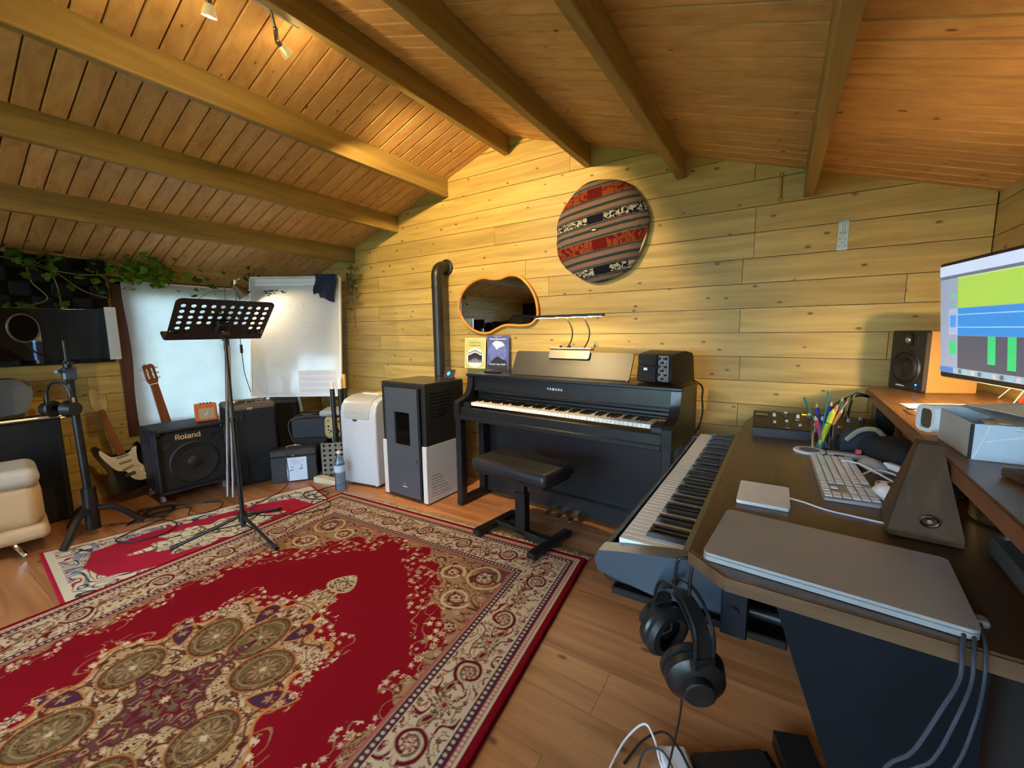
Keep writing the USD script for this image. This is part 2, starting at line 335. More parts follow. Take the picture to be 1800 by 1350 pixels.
def glazed(name, along, at, a0, a1, z0, z1, mull, frame_m, sills=True, fw=0.05, depth=0.06, off=0.0):
    w = UsdGeom.Xform.Define(stage, '/World/' + name); tag(w, kind='structure')
    def q(s0, s1, t0, t1, d, dd):
        c = ((s0 + s1) / 2, at + dd, (t0 + t1) / 2); s = (s1 - s0, d, t1 - t0)
        if along == 'y': c, s = (at + dd, c[0], c[2]), (d, s[0], s[2])
        return cb(s, c, 0.004)
    obj('window_frame', [q(a0, a0 + fw, z0, z1, depth, off), q(a1 - fw, a1, z0, z1, depth, off), q(a0, a1, z0, z0 + fw, depth, off), q(a0, a1, z1 - fw, z1, depth, off)] + [q(x - .03, x + .03, z0, z1, depth, off) for x in mull], frame_m, w)
    xs = [a0 + fw] + [v for x in mull for v in (x - .03, x + .03)] + [a1 - fw]
    for s0, s1 in zip(xs[::2], xs[1::2]): obj('pane', q(s0 + .001, s1 - .001, z0 + fw, z1 - fw, 0.005, off), PANE, w, smooth=False)
    return w
w1 = glazed('window_1', 'y', XL - 0.02, 1.14, 2.17, 0.50, 1.60, [1.80], 'dark_frame')
obj('casing', [cb((.022, .085, 1.22), (XL + .011, 1.105, 1.055)), cb((.022, 1.2, .04), (XL + .011, 1.66, 1.63)), cb((.022, .07, 1.22), (XL + .011, 2.2, 1.055))], 'dark_frame', w1)
glazed('door_1', 'x', YF - 0.02, -2.35, -0.55, 0.02, 2.05, [-1.45], WHITEM, fw=0.08)
glazed('window_2', 'x', YF - 0.02, -3.55, -2.60, 0.75, 1.75, [-3.07], WHITEM)
glazed('window_3', 'x', YF - 0.02, -0.30, 0.55, 0.75, 1.70, [0.12], WHITEM)

fl = UsdGeom.Xform.Define(stage, '/World/floor'); tag(fl, kind='structure')
y0 = 1.318 - 16 * 0.193
for k in range(24):
    a, b = max(y0 + k * .193, YF), min(y0 + (k + 1) * .193, YB)
    if b - a < .01: continue
    r = random.Random(900 + k); x = XL - r.uniform(0, 1.2); x = {15: -0.44 - 3 * 1.285, 14: -0.16 - 4 * 1.285, 16: -.9 - 3 * 1.285}.get(k, x)
    while x < XR:
        c, d = max(x, XL), min(x + 1.285, XR); x += 1.285
        if d - c > .02: obj('plank', ext(sbox(c + .0006, a + .0006, d - .0006, b - .0006), .010, z=-.010 - r.uniform(0, .0006)), 'floor_oak', fl, smooth=False)
obj('backing', pb((XR - XL + .4, YB - YF + .4, .05), ((XL + XR) / 2, (YB + YF) / 2, -.037)), 'backing_wood', fl, smooth=False)

ce = UsdGeom.Xform.Define(stage, '/World/ceiling'); tag(ce, kind='structure')
for s in (-1, 1):
    edge = XL - .12 if s < 0 else XR + .12
    L = abs(edge - RX) * math.sqrt(1 + SL * SL); ang = math.degrees(math.atan(SL)) * (1 if s > 0 else -1)
    n = int((YB - YF) / .0905) + 1
    def onslope(m): return X(m, ry=ang, t=(RX, 0, RZ))
    for k in range(n):
        yb = YB + .04 - k * .0905; t = rnd.uniform(0, .0008)
        sec = Polygon([(yb - .0905 + .0026, .006), (yb - .0905 + .0065, t), (yb - .0065, t), (yb - .0026, .006), (yb - .0026, .016), (yb - .0905 + .0026, .016)])
        m = ext(sec, L, 'yz'); m = X(m, t=(0, 0, 0)) if s > 0 else X(m, t=(-L, 0, 0))
        obj('board', onslope(m), 'ceiling_pine', ce, smooth=False)
    obj('backing', onslope(pb((L, YB - YF + .2, .05), (s * L / 2, (YB + YF) / 2, .040))), 'backing_wood', ce, smooth=False)
for x in (-3.545, -2.930, -2.340, -1.750, -1.122, -0.535, 0.090):
    zt = RZ - SL * (abs(x - RX) + .024) + .012; zb = RZ - SL * abs(x - RX) - .130
    obj('beam', ext(Polygon([(x - .023, zb + .004), (x - .019, zb), (x + .019, zb), (x + .023, zb + .004), (x + .023, RZ - SL * abs(x + .023 - RX) + .004), (x, RZ - SL * abs(x - RX) + .004), (x - .023, RZ - SL * abs(x - .023 - RX) + .004)]), YB - YF, 'xz', YF), 'beam_pine', ce, smooth=False)
g = obj('lawn', cb((60, 60, .1), (0, 0, -.35)), mat('lawn', C(86, 110, 60), 0.9, var=0.3, scale=3.0), kind='structure')

# ------------------------------------------------------------------ rugs (woven colour per vertex)
def fb(u, v, s, seed, o=3): return meshkit.fbm(np.stack([u * s, v * s, np.zeros_like(u) + seed * 7.3], -1), o, seed)
def lay(base, m, c):
    m = np.clip(m, 0, 1)[..., None]; return base * (1 - m) + np.array(c) * m
def soft(d, w=0.004): return np.clip(.5 - d / w, 0, 1)
def flower(u, v, cx, cy, r, n=6, ph=0.0):
    a = np.arctan2(v - cy, u - cx); d = np.hypot(u - cx, v - cy)
    return d / (r * (0.72 + 0.28 * np.cos(n * a + ph)))
RED, DRED, PINK, CRM, TAN, OLV, PUR, BRN = C(122, 11, 25), C(92, 18, 28), C(160, 86, 80), C(192, 168, 138), C(152, 118, 84), C(100, 84, 56), C(70, 40, 58), C(82, 40, 28)
def curls(u, v, s, seed):
    n = fb(u, v, s, seed, 2); m = fb(u, v, s * .8, seed + 3, 2)
    return np.abs(((n * 5.5) % 1) - .5), np.abs(((m * 4.5 + .3) % 1) - .5), m
def ornament(u, v, base, seed, s=16):
    a, b, m = curls(u, v, s, seed)
    c = lay(np.broadcast_to(np.array(base), u.shape + (3,)), soft(.30 - b, .12) * .9, TAN)
    c = lay(c, soft(.36 - a, .08), DRED); c = lay(c, soft(a - .07, .05), BRN); c = lay(c, soft(.43 - b, .05), OLV)
    return c
def florals(u, v, cell, seed, base, pal, stem=BRN, fill=(.26, .44), mask=False):
    """dense field of small woven flowers on jittered cells, tied by thin stems"""
    a, b, m = curls(u, v, .42 / cell, seed); c = np.broadcast_to(np.array(base), u.shape + (3,))
    c = lay(c, soft(.34 - b, .1) * .75, pal[1]); c = lay(c, soft(a - .07, .05), stem); c = lay(c, soft(.46 - a, .03) * .8, pal[2])
    gi, gj = np.floor(u / cell).astype(int), np.floor(v / cell).astype(int); best = np.full(u.shape, 9.0); idx = np.zeros(u.shape, int)
    for di in (-1, 0, 1):
        for dj in (-1, 0, 1):
            i, j = gi + di, gj + dj; h = ((i * 73856093) ^ (j * 19349663) ^ (seed * 83492791)) & 0xFFFFFF; h = (h * 1103515245 + 12345) & 0xFFFFFF
            r1_, r2_, r3_ = (h & 255) / 255., ((h >> 8) & 255) / 255., ((h >> 16) & 255) / 255.
            cx, cy = (i + .22 + .56 * r1_) * cell, (j + .22 + .56 * r2_) * cell; R = cell * (fill[0] + (fill[1] - fill[0]) * r3_); n = 5 + (h >> 4) % 4
            dx, dy = u - cx, v - cy; el = 1 + .5 * ((h >> 6) % 2); an_ = r1_ * 3.1; ex_, ey_ = dx * np.cos(an_) + dy * np.sin(an_), (dy * np.cos(an_) - dx * np.sin(an_)) * el
            f = np.hypot(ex_, ey_) / (R * (.76 + .24 * np.cos(n * np.arctan2(ey_, ex_)))); w = f < best; best = np.where(w, f, best); idx = np.where(w, h % 5, idx)
    P = np.array(pal); k = len(pal); c = lay(c, soft(best - 1.16, .1), stem)
    for lim, sh in ((1.0, 0), (.66, 1), (.36, 3)):
        mk_ = soft(best - lim, .12)[..., None]; c = c * (1 - mk_) + P[(idx + sh) % k] * mk_
    return (c, soft(best - 1.05, .12), soft(a - .05, .03)) if mask else c
def border(t, d, seed):
    """wide border: scrolls along the edge; t runs along, d across 0..1"""
    w = 0.17; p = .30; c = florals(t, d * w, .036, seed, CRM, (PINK, CRM, DRED, OLV, TAN), stem=DRED, fill=(.22, .36))
    tw = t + .020 * (fb(t, d * w, 13, seed + 1, 2) - .5); dw = (d - .5) * w + .022 * (fb(t, d * w, 13, seed + 2, 2) - .5)
    tt = ((tw + p / 2) % p) - p / 2; sgn = np.where(np.floor((tw + p / 2) / p) % 2 == 0, 1, -1); cy = -.014 * sgn
    ang = np.arctan2(dw - cy, tt) * sgn; rr_ = np.hypot(tt, dw - cy); spi = rr_ - .046 - .0045 * ang
    c = lay(c, soft(rr_ - .058, .01) * .75, CRM); c = lay(c, soft(np.abs(spi) - .0065, .004), DRED); c = lay(c, soft(np.abs(spi + .021) - .0045, .004), OLV)
    f = flower(tt, dw, 0, cy, .026, 8); c = lay(c, soft(f - 1.2, .12), BRN); c = lay(c, soft(f - 1, .12), PINK); c = lay(c, soft(f - .6, .12), CRM); c = lay(c, soft(f - .3, .1), DRED)
    for o in (-.085, .085):
        e = np.hypot((tt - o) / .030, (dw + .018 * sgn * np.sign(o) + .4 * (tt - o)) / .013); c = lay(c, soft(e - 1.15, .1), BRN); c = lay(c, soft(e - 1, .1), TAN); c = lay(c, soft(e - .55, .1), DRED)
    t2 = (tw % p) - p / 2; f = flower(t2, dw, 0, 0, .040, 9); c = lay(c, soft(f - 1.14, .1), BRN); c = lay(c, soft(f - 1, .12), OLV); c = lay(c, soft(f - .74, .12), CRM); c = lay(c, soft(f - .5, .12), PINK); c = lay(c, soft(f - .24, .1), DRED)
    return c
def dots(t, base, d, w, pitch=.021):
    c = np.broadcast_to(np.array(base), t.shape + (3,)); tt = ((t % pitch) - pitch / 2)
    return lay(c, soft(np.hypot(tt, (d - .5) * w) - .0062, .003), CRM)
def rug_colour(u, v, W, L, centre=True):
    au, av = np.abs(u), np.abs(v); d = np.minimum(W / 2 - au, L / 2 - av); along = np.where(W / 2 - au < L / 2 - av, v, u)
    c = np.broadcast_to(np.array(RED), u.shape + (3,)).copy()
    c = c * (1 + .16 * (fb(u, v, 2.2, 3) - .5))[..., None]
    # spandrels
    wu, wv = .022 * (fb(au, av, 9, 51, 2) - .5), .022 * (fb(au, av, 9, 57, 2) - .5)
    fu, fv = W / 2 - .31 - au + wu, L / 2 - .31 - av + wv
    q = fu / .56 + fv / .62; edge = np.minimum(fu, fv)
    lobe = q - .92 + .10 * np.sin(fu * 26 + .6) * np.sin(fv * 24 + .9) + .34 * (fb(au, av, 16, 17) - .5)
    lobe = np.minimum(lobe, (edge - .022 - .026 * np.sin(along * 34) - .02 * np.sin(along * 15)) * 5)
    inside = soft(lobe, .03) * (fu > 0) * (fv > 0)
    orn = florals(fu, fv, .052, 5, TAN, (CRM, TAN, DRED, C(186, 150, 100), PINK), fill=(.26, .42)); pz = np.clip(1.25 - q * 2.2, 0, 1); orn = lay(orn, pz * .75 * (fb(au, av, 30, 8) > .45), PUR)
    for cx, cy, r0, cc_ in ((.10, .10, .085, C(190, 160, 104)), (.27, .14, .055, CRM), (.14, .30, .060, CRM), (.40, .08, .04, TAN), (.06, .46, .045, TAN)):
        vx, vy = fu - cx, fv - cy; rr2 = np.hypot(vx, vy) + .006 * (np.arctan2(vy, vx)) * (.6 if cx > cy else -.6)
        orn = lay(orn, soft(np.abs(rr2 - r0) - .006, .005), cc_); orn = lay(orn, soft(np.abs(rr2 - r0 * .55) - .005, .005), DRED); f = flower(fu, fv, cx, cy, r0 * .45, 6); orn = lay(orn, soft(f - 1, .2), CRM); orn = lay(orn, soft(f - .5, .2), PUR)
    c = lay(c, inside, 0); c = c + orn * np.clip(inside, 0, 1)[..., None]
    SPR = (CRM, TAN, CRM, C(214, 190, 150), PINK); spray, sm, st_ = florals(fu, fv, .040, 14, RED, SPR, stem=DRED, fill=(.34, .50), mask=True)
    def sprays(c, dist, wd, dens):
        z_ = (dist > -.02) * (dist < wd * (.35 + 1.1 * fb(au, av, 11, 19, 2))); m_ = (np.clip(sm, 0, 1) * z_ * (fb(au, av, 14, 44, 2) > dens))[..., None]
        c = lay(c, np.clip(st_, 0, 1) * z_ * .8, TAN); return c * (1 - m_) + spray * m_
    c = sprays(c, np.where((fu > -.01) & (fv > -.01), lobe, 9), .36, .42)
    # medallion
    if centre:
        th = np.arctan2(au / .43, av / .62); r = np.hypot(au / .43, av / .62)
        B = 0.86 + .07 * np.cos(8 * th) + .05 * np.cos(16 * th) + .20 * np.exp(-(th / .14) ** 2) + .04 * np.exp(-((th - math.pi / 2) / .16) ** 2)
        t = r / B; ins = soft(t - 1, .012)
        orn = florals(au, av, .040, 11, C(166, 136, 98), (DRED, CRM, BRN, OLV, C(186, 156, 112)), fill=(.26, .46)); c = c * (1 - ins[..., None]) + orn * ins[..., None]
        oval = florals(au, av, .034, 23, C(104, 88, 58), (TAN, OLV, BRN, C(150, 124, 84), DRED), fill=(.2, .36))
        for a0, r0, ra, rb_ in ((0, .52, .078, .112), (45, .54, .082, .098), (90, .60, .090, .078)):
            cx, cy = .43 * r0 * math.sin(rad(a0)), .62 * r0 * math.cos(rad(a0)); ct, sn = math.sin(math.atan2(cx, cy)), math.cos(math.atan2(cx, cy)); ex_, ey_ = (au - cx) * sn - (av - cy) * ct, (au - cx) * ct + (av - cy) * sn
            k = np.hypot(ex_ / ra, ey_ / rb_); c = lay(c, soft(k - 1.14, .05), C(150, 100, 56)); c = lay(c, soft(k - 1.07, .05), BRN); mo_ = soft(k - 1, .05)[..., None]; c = c * (1 - mo_) + oval * mo_
            f = flower(ex_, ey_, 0, 0, ra * .62, 11); c = lay(c, soft(f - 1, .2), TAN); c = lay(c, soft(f - .6, .2), OLV); c = lay(c, soft(f - .3, .12), CRM); c = lay(c, soft(np.abs(k - .82) - .025, .03), TAN)
        for a0, r0 in ((22, .76), (68, .78)):
            cx, cy = .43 * r0 * math.sin(rad(a0)), .62 * r0 * math.cos(rad(a0)); q0 = math.atan2(cx, cy); ex_, ey_ = (au - cx) * math.cos(q0) - (av - cy) * math.sin(q0), (au - cx) * math.sin(q0) + (av - cy) * math.cos(q0)
            k = np.abs(ex_) / .034 + (ey_ / .085) ** 2; c = lay(c, soft(k - 1.25, .08), C(172, 112, 54)); c = lay(c, soft(k - 1, .08), PUR); f = flower(ex_, ey_, 0, -.01, .022, 6); c = lay(c, soft(f - 1, .2), TAN)
        s = t / (.33 + .07 * np.cos(4 * th) + .03 * np.cos(12 * th)); c = lay(c, soft(s - 1.0, .05), BRN); og = florals(au, av, .036, 33, C(92, 52, 54), (TAN, PUR, DRED, BRN, OLV), fill=(.2, .36)); mo_ = soft(s - .93, .05)[..., None]; c = c * (1 - mo_) + og * mo_
        a, b, m = curls(au, av, 22, 31); c = lay(c, soft(s - .88, .05) * (a < .12), TAN); c = lay(c, soft(np.abs(s - .48) - .05, .03), DRED)
        f = flower(au, av, 0, 0, .07, 8); c = lay(c, soft(f - 1, .1), OLV); c = lay(c, soft(f - .6, .1), DRED); c = lay(c, soft(f - .25, .08), CRM)
        c = lay(c, soft(np.abs(t - 1) - .016, .012), C(176, 116, 60)); c = lay(c, soft(np.abs(t - .93) - .01, .01), DRED)
        c = sprays(c, np.where(t > 1.0, (t - 1.0) * 1.2, 9) + 9 * ((au < .11) & (av > .63)), .24, .40)
        for cx, cy, r0 in ((.305, .335, .040), (.335, .29, .026), (.30, .385, .024), (.135, .50, .026), (.06, .62, .024)):
            f = flower(au, av, cx, cy, r0, 7); c = lay(c, soft(f - 1, .18), CRM); c = lay(c, soft(f - .6, .16), BRN); c = lay(c, soft(f - .28, .1), CRM)
        pal = np.hypot(au / (.075 * (1 - .45 * (av - .72) / .08)), (av - .735) / .07); c = lay(c, soft(pal - 1, .1), CRM)
        a, b, m = curls(au, av, 42, 41); c = lay(c, soft(pal - .9, .08) * (a < .2), BRN); c = lay(c, soft(pal - .9, .08) * (b < .1), OLV)
    # borders
    def band(lo, hi, col): nonlocal c; m = ((d >= lo) & (d < hi)); c = np.where(m[..., None], col, c)
    band(-1, .032, np.broadcast_to(np.array(mul(RED, .9)), c.shape)); band(.032, .040, np.broadcast_to(np.array(CRM), c.shape))
    band(.040, .060, dots(along, PINK, (d - .04) / .02, .02, .016)); band(.060, .064, np.broadcast_to(np.array(DRED), c.shape))
    band(.064, .088, dots(along, PUR, (d - .064) / .024, .024)); band(.088, .094, np.broadcast_to(np.array(CRM), c.shape))
    band(.094, .262, border(along, (d - .094) / .168, 61)); band(.262, .268, np.broadcast_to(np.array(CRM), c.shape))
    band(.268, .294, dots(along, PUR, (d - .268) / .026, .026)); band(.294, .302, np.broadcast_to(np.array(TAN), c.shape)); band(.302, .312, np.broadcast_to(np.array(PINK), c.shape))
    return np.clip(c, 0, 1)
def rug2_colour(u, v, W, L):
    BL, DK = C(136, 146, 158), C(58, 60, 70); R2 = C(168, 36, 58); CR2 = C(214, 204, 178)
    au, av = np.abs(u), np.abs(v); d = np.minimum(W / 2 - au, L / 2 - av); c = np.broadcast_to(np.array(R2), u.shape + (3,)).copy()
    th = np.arctan2(au / .20, av / .40); r = np.hypot(au / .20, av / .40); B = .85 + .12 * np.cos(6 * th) + .08 * np.cos(14 * th); t = r / B
    ins = soft(t - 1, .04); a, b, m = curls(u, v, 15, 71); o = lay(np.broadcast_to(np.array(CR2), c.shape), soft(a - .10, .10), TAN); o = lay(o, soft(.42 - b, .06), OLV); c = c * (1 - ins[..., None]) + o * ins[..., None]
    e = d - .10 - .05 * fb(u, v, 14, 77) - .20 * np.maximum(0, 1 - (W / 2 - au + L / 2 - av) / .55); ins = soft(e, .012)
    a, b, m = curls(u, v, 11, 81); o = lay(np.broadcast_to(np.array(CR2), c.shape), soft(.32 - b, .1), BL); o = lay(o, soft(a - .09, .06), DK); o = lay(o, soft(.44 - a, .05), R2); c = c * (1 - ins[..., None]) + o * ins[..., None]
    c = np.where((d < .055)[..., None], np.array(CR2), c); c = np.where((d < .018)[..., None], np.array(R2), c)
    return np.clip(c, 0, 1)
def rug(name, corners, W, L, nu, vs, colour, th, z, label):
    """corners: front-left, front-right, back-right, back-left on the floor"""
    us = np.linspace(-W / 2, W / 2, nu); U, Vv = np.meshgrid(us, vs); s, t = (U / W + .5)[..., None], (Vv / L + .5)[..., None]
    A, Bc, Cc, D = (np.array(p) for p in corners)
    P = (1 - t) * ((1 - s) * A + s * Bc) + t * ((1 - s) * D + s * Cc)
    ed = np.minimum(W / 2 - np.abs(U), L / 2 - np.abs(Vv)); Z = z + th * np.clip(ed / .006, 0, 1) ** .5 * (1 + .04 * (fb(P[..., 0], P[..., 1], 60, 2, 2) - .5)) + .0022 * (fb(P[..., 0], P[..., 1], 2.3, 9, 2) - .5) * np.clip(ed / .1, 0, 1)
    V3 = np.concatenate([P, Z[..., None]], -1).reshape(-1, 3); nv = len(vs); i = np.arange(nv * nu).reshape(nv, nu)
    F = np.vstack([np.stack([i[:-1, :-1], i[:-1, 1:], i[1:, 1:]], -1).reshape(-1, 3), np.stack([i[:-1, :-1], i[1:, 1:], i[1:, :-1]], -1).reshape(-1, 3)])
    col = colour(U.ravel(), Vv.ravel(), W, L)
    x = thing(name, label, 'rug'); obj('pile', (V3, F), 'pile', x, colors=col)
    return x
def edge_v(lo, mid, hi, fine, coarse): return np.unique(np.concatenate([np.arange(lo, mid, coarse), np.arange(mid, hi, fine), [lo, lo + .006, hi - .006, hi]]))
RC = [(-2.62, -1.10), (-0.46, -1.05), (-0.79, 1.955), (-2.745, 1.86)]
r1 = rug('persian_rug', RC, 2.0, 3.04, 560, edge_v(-1.52, -.55, 1.52, .0038, .012), rug_colour, .012, .006, 'large red oriental rug with cream medallion and fringed end')
fr = random.Random(5); V, F = [], []
A, B_ = np.array(RC[3] + (0,)), np.array(RC[2] + (0,))
for k in range(1000):
    s = (k + fr.random()) / 1000; p = A * (1 - s) + B_ * s + np.array([0, -.004, 0]); q = p + np.array([fr.gauss(.004, .014), .055 + fr.gauss(0, .012), 0]); md = (p + q) / 2 + np.array([fr.gauss(0, .006), 0, 0]); h = .0012
    b = len(V); V += [p + (-.0024, 0, .012), p + (.0024, 0, .012), md + (.0023, 0, .009 + fr.random() * .005), md + (-.0023, 0, .0085), q + (0, 0, .0016), q + (.001, 0, .0008)]; F += [(b, b + 1, b + 2), (b, b + 2, b + 3), (b + 3, b + 2, b + 4), (b + 2, b + 5, b + 4)]
obj('fringe', (np.array(V), np.array(F)), mat('fringe_wool', C(226, 216, 192), .9, var=.12, scale=60), r1, smooth=False, kind='stuff')
obj('backing', ext(Polygon(RC).buffer(-.002), .006, z=.0005), mat('rug_back', C(150, 110, 90), .95), r1)
R2C = [(-3.47, .415), (-2.66, .36), (-2.36, 1.66), (-3.115, 1.85)]
r2 = rug('hearth_rug', R2C, .78, 1.46, 300, np.linspace(-.73, .73, 500), rug2_colour, .004, .0015, 'smaller faded red and cream rug tucked under the edge of the large one')

# ------------------------------------------------------------------ piano
def keys(par, top, depth=.148):
    """88 keys, fronts on local y = 0, centred on x, white tops at z = top"""
    whites = 0; x0 = -.6115; pitch = 1.223 / 52
    wm = cb((pitch - .0012, depth, .022), (0, depth / 2, -.011), .0012); bm = hull([(sx * (.0055 - .0015 * t), y, z) for sx in (-1, 1) for t, y, z in ((0, .052, -.004), (0, .148, -.004), (1, .058, .0115), (1, .148, .0115))])
    pat = [0, 1, 0, 0, 1, 0, 1, 0, 0, 1, 0, 1]   # from A
    for i in range(88):
        if pat[i % 12]: obj('black_key', X(bm, t=(x0 + whites * pitch, 0, top)), EBONY, par, smooth=False)
        else:
            obj('white_key', X(wm, t=(x0 + (whites + .5) * pitch, 0, top)), IVORY, par, smooth=False); whites += 1
p = thing('upright_piano', 'black upright digital piano against the plank wall', 'piano', (-1.13, 2.151, 0), -4.48)
prof = Polygon([(-.046, .625), (-.050, .735), (-.035, .752), (.0, .758), (.04, .772), (.072, .80), (.09, .84), (.098, .905), (.41, .905), (.41, .0), (.22, .0), (.20, .06), (.20, .625)])
for s in (-1, 1):
    obj('side_panel', X(ext(prof, .05, 'yz'), t=(.68 if s > 0 else -.73, 0, 0)), PIANO, p)
    obj('leg', cb((.05, .055, .60), (s * .705, -.012, .335), .004), PIANO, p)
    obj('foot_block', cb((.052, .30, .055), (s * .705, .105, .0275), .006), PIANO, p)
obj('lid', cb((1.475, .335, .020), (0, .255, .917), .005), PIANO, p)
obj('upper_panel', [cb((1.362, .03, .095), (0, .130, .862)), cb((1.362, .05, .008), (0, .125, .814))], PIANO, p)
obj('fallboard', [cb((1.362, .10, .030), (0, .195, .775), .008), cb((1.362, .02, .018), (0, .150, .757), .006), cb((1.362, .04, .02), (0, .17, .797))], PIANO, p)
obj('key_bed', [cb((1.362, .46, .03), (0, .18, .64), .004), cb((.066, .16, .07), (-.648, .075, .70)), cb((.066, .16, .07), (.648, .075, .70))], PIANO, p)
obj('key_slip', cb((1.362, .034, .075), (0, -.022, .672), .006), PIANO, p)
obj('lower_panel', cb((1.362, .02, .53), (0, .285, .36)), PIANO, p)
obj('toe_board', cb((1.362, .05, .11), (0, .255, .09), .006), PIANO, p)
obj('logo', text('Y A M A H A', .014, c=(-.02, .1145, .862), depth=.001), LETTER, p, smooth=False)
for i in (-1, 0, 1):
    obj('pedal', [hull([(i * .085 - .02 + a, .23, z) for a in (0, .04) for z in (.055, .065)] + [(i * .085 - .014 + a, .12, z) for a in (0, .028) for z in (.035, .043)]), sph((i * .085, .12, .039), .014, 2, (1, 1, .35))], CHROME, p)
keys(p, .743)
rest = X(ext(rr(.84, .175, .02, 0, .0875), .012, 'xz'), rx=-26, t=(-.01, .215, .926))
obj('music_rest', [rest, cb((.80, .02, .006), (-.01, .205, .930))], mat('rest_satin', C(58, 56, 54), .38, var=.05), p)
lp = thing('piano_lamp', 'slim black bar lamp on two gooseneck stems clamped to the music rest', 'lamp', (-1.13, 2.151, 0), -4.48)
obj('clamp', [cb((.30, .05, .014), (-.01, .305, 1.103), .004), X(ext(rr(.29, .055, .012, 0, .0), .005, 'xz'), rx=-26, t=(-.01, .268, 1.068))], mat('lamp_clamp', C(120, 116, 110), .35, metal=.5, var=.05), lp)
for x in (-.045, .075): obj('stem', tube([(x, .31, 1.105), (x + .03, .315, 1.16), (x + .038, .31, 1.22), (x + .015, .295, 1.285), (x - .005, .285, 1.308)], .0042, 8), BRASS if False else BLKM, lp)
obj('lamp_bar', cb((.50, .036, .016), (-.03, .285, 1.312), .004), BLKM, lp)
obj('diffuser', cb((.46, .022, .004), (-.03, .285, 1.302), .001), LEDSTRIP, lp)
for x in (-.085, -.02): obj('switch_knob', cyl((x, .30, 1.108), (x, .30, 1.124), .008), BLKP, lp)
t = thing('folded_card', 'small folded white card standing on the piano lamp clamp', 'card', (-.945, 2.445, 1.113), -4)
obj('card_fold', [hull([(-.012, -.02, 0), (-.012, .02, 0), (.0, -.02, .038), (.0, .02, .038), (-.011, -.02, 0), (.001, .02, .038)]), hull([(.012, -.02, 0), (.012, .02, 0), (.0, -.02, .038), (.0, .02, .038), (.011, -.02, 0)])], PAPER, t, smooth=False)
# portable PA speaker on the piano
t = thing('speaker_amplifier', 'black portable PA speaker with silver mixer panel on the piano top', 'speaker', (-.512, 2.345, .9275), -26)
W_, D_, H_ = .235, .20, .175
body = hull([(sx * W_ / 2 * kx, y, z) for sx in (-1, 1) for kx, y, z in ((1, -.085, .012), (.94, -.095, .03), (.92, -.08, .158), (.86, -.065, .166), (.95, .02, .178), (.82, .095, .165), (.78, .115, .14), (.86, .115, .02), (.95, .0, .004), (.96, -.07, .004))])
obj('housing', body, BLKP, t)
obj('grille', [cb((.125, .008, .055), (-.042, -.092, .128), .003), cb((.125, .008, .080), (-.042, -.096, .052), .003)], DGRILLE, t)
obj('badge', cb((.026, .003, .014), (-.045, -.1015, .080), .001), LETTER, t)
obj('mixer_panel', cb((.062, .008, .136), (.066, -.0935, .088), .002), mat('mixer_face', C(150, 152, 152), .35, metal=.6, var=.1, scale=80), t)
for i in range(6):
    for j in range(3): obj('knob', cyl((.047 + .019 * j, -.096, .036 + .021 * i), (.047 + .019 * j, -.110, .036 + .021 * i), .0062, .005, 10), BLKP if (i + j) % 2 else GREYP, t)
obj('indicator', cb((.006, .003, .006), (.077, -.099, .125), .001), BLUELED, t)
# small things on the piano
t = thing('stove_remote', 'flat black device lying on the left end of the piano lid', 'device', (-1.71, 2.42, .927), -3)
obj('case', cb((.13, .055, .012), (0, 0, .006), .004), BLK, t); obj('dial', cyl((.045, -.005, .011), (.045, -.005, .016), .013), CHROME, t)
def poster(name, label, x, w, h, base, cat='poster'):
    t = thing(name, label, cat, (x, 2.655, .927), 0, 'posters on the piano'); b = X(ext(sbox(-w / 2, 0, w / 2, h), .003, 'xz'), rx=-4); obj('sheet', b, base, t, smooth=False)
    return t, lambda poly, m, nm, k=1: obj(nm, X(ext(poly, .0008, 'xz', -.0008 * k), rx=-4), m, t, smooth=False)
t, put = poster('concert_poster', 'yellow green poster with a white oval of singers on the piano', -2.052, .21, .243, mat('poster_yellow', C(206, 200, 118), .7, var=.07, scale=30))
put(sbox(-.105, 0, .105, .243).difference(sbox(-.098, .007, .098, .236)), mat('poster_cream', C(236, 226, 170), .7), 'border')
put(affinity.scale(Point(0, .085).buffer(1, 24), .086, .080), mat('poster_white', C(226, 224, 228), .7), 'oval')
pe = []
for i in range(9):
    x = -.062 + .0155 * i; z = .118 + .010 * math.cos((i - 4) * .7); pe += [affinity.scale(Point(x, z + .012).buffer(1, 6), .0048, .006), Polygon([(x - .008, z - .004), (x + .008, z - .004), (x + .007, z - .05), (x - .007, z - .05)]), sbox(x - .005, .045, x + .004, z - .045)]
put(unary_union(pe), INK, 'singers', 2)
for s, z, hh in (('LE CLASSIC', .205, .013), ('MIT DAFT W', .183, .013)): obj('lettering', X(marks(len(s), .011 * len(s), hh * .8, (0, -.0008, z), len(s)), rx=-4), mat('poster_olive', C(120, 112, 60), .7), t, smooth=False)
t, put = poster('concert_poster', 'blue poster of a pale moon over a dark hill on the piano', -1.832, .205, .262, mat('poster_blue', C(84, 92, 150), .7, var=.12, scale=12))
put(Point(-.004, .135).buffer(.085, 24).intersection(sbox(-.09, .0, .09, .3)), mat('poster_moon', C(104, 116, 176), .7, var=.25, scale=18), 'moon')
put(Polygon([(-.02, .165), (-.055, .20), (-.02, .222), (.04, .212), (.065, .185), (.03, .172), (.005, .165), (-.008, .15)]), mat('poster_light', C(206, 214, 232), .7, var=.12, scale=60), 'moonlight', 2)
put(Polygon([(-.085, .035), (-.03, .085), (.0, .10), (.04, .08), (.085, .066), (.085, .035)]), INK, 'hill', 2)
put(sbox(-.095, .0, .095, .036), mat('poster_dark', C(44, 44, 66), .7), 'footer', 1)
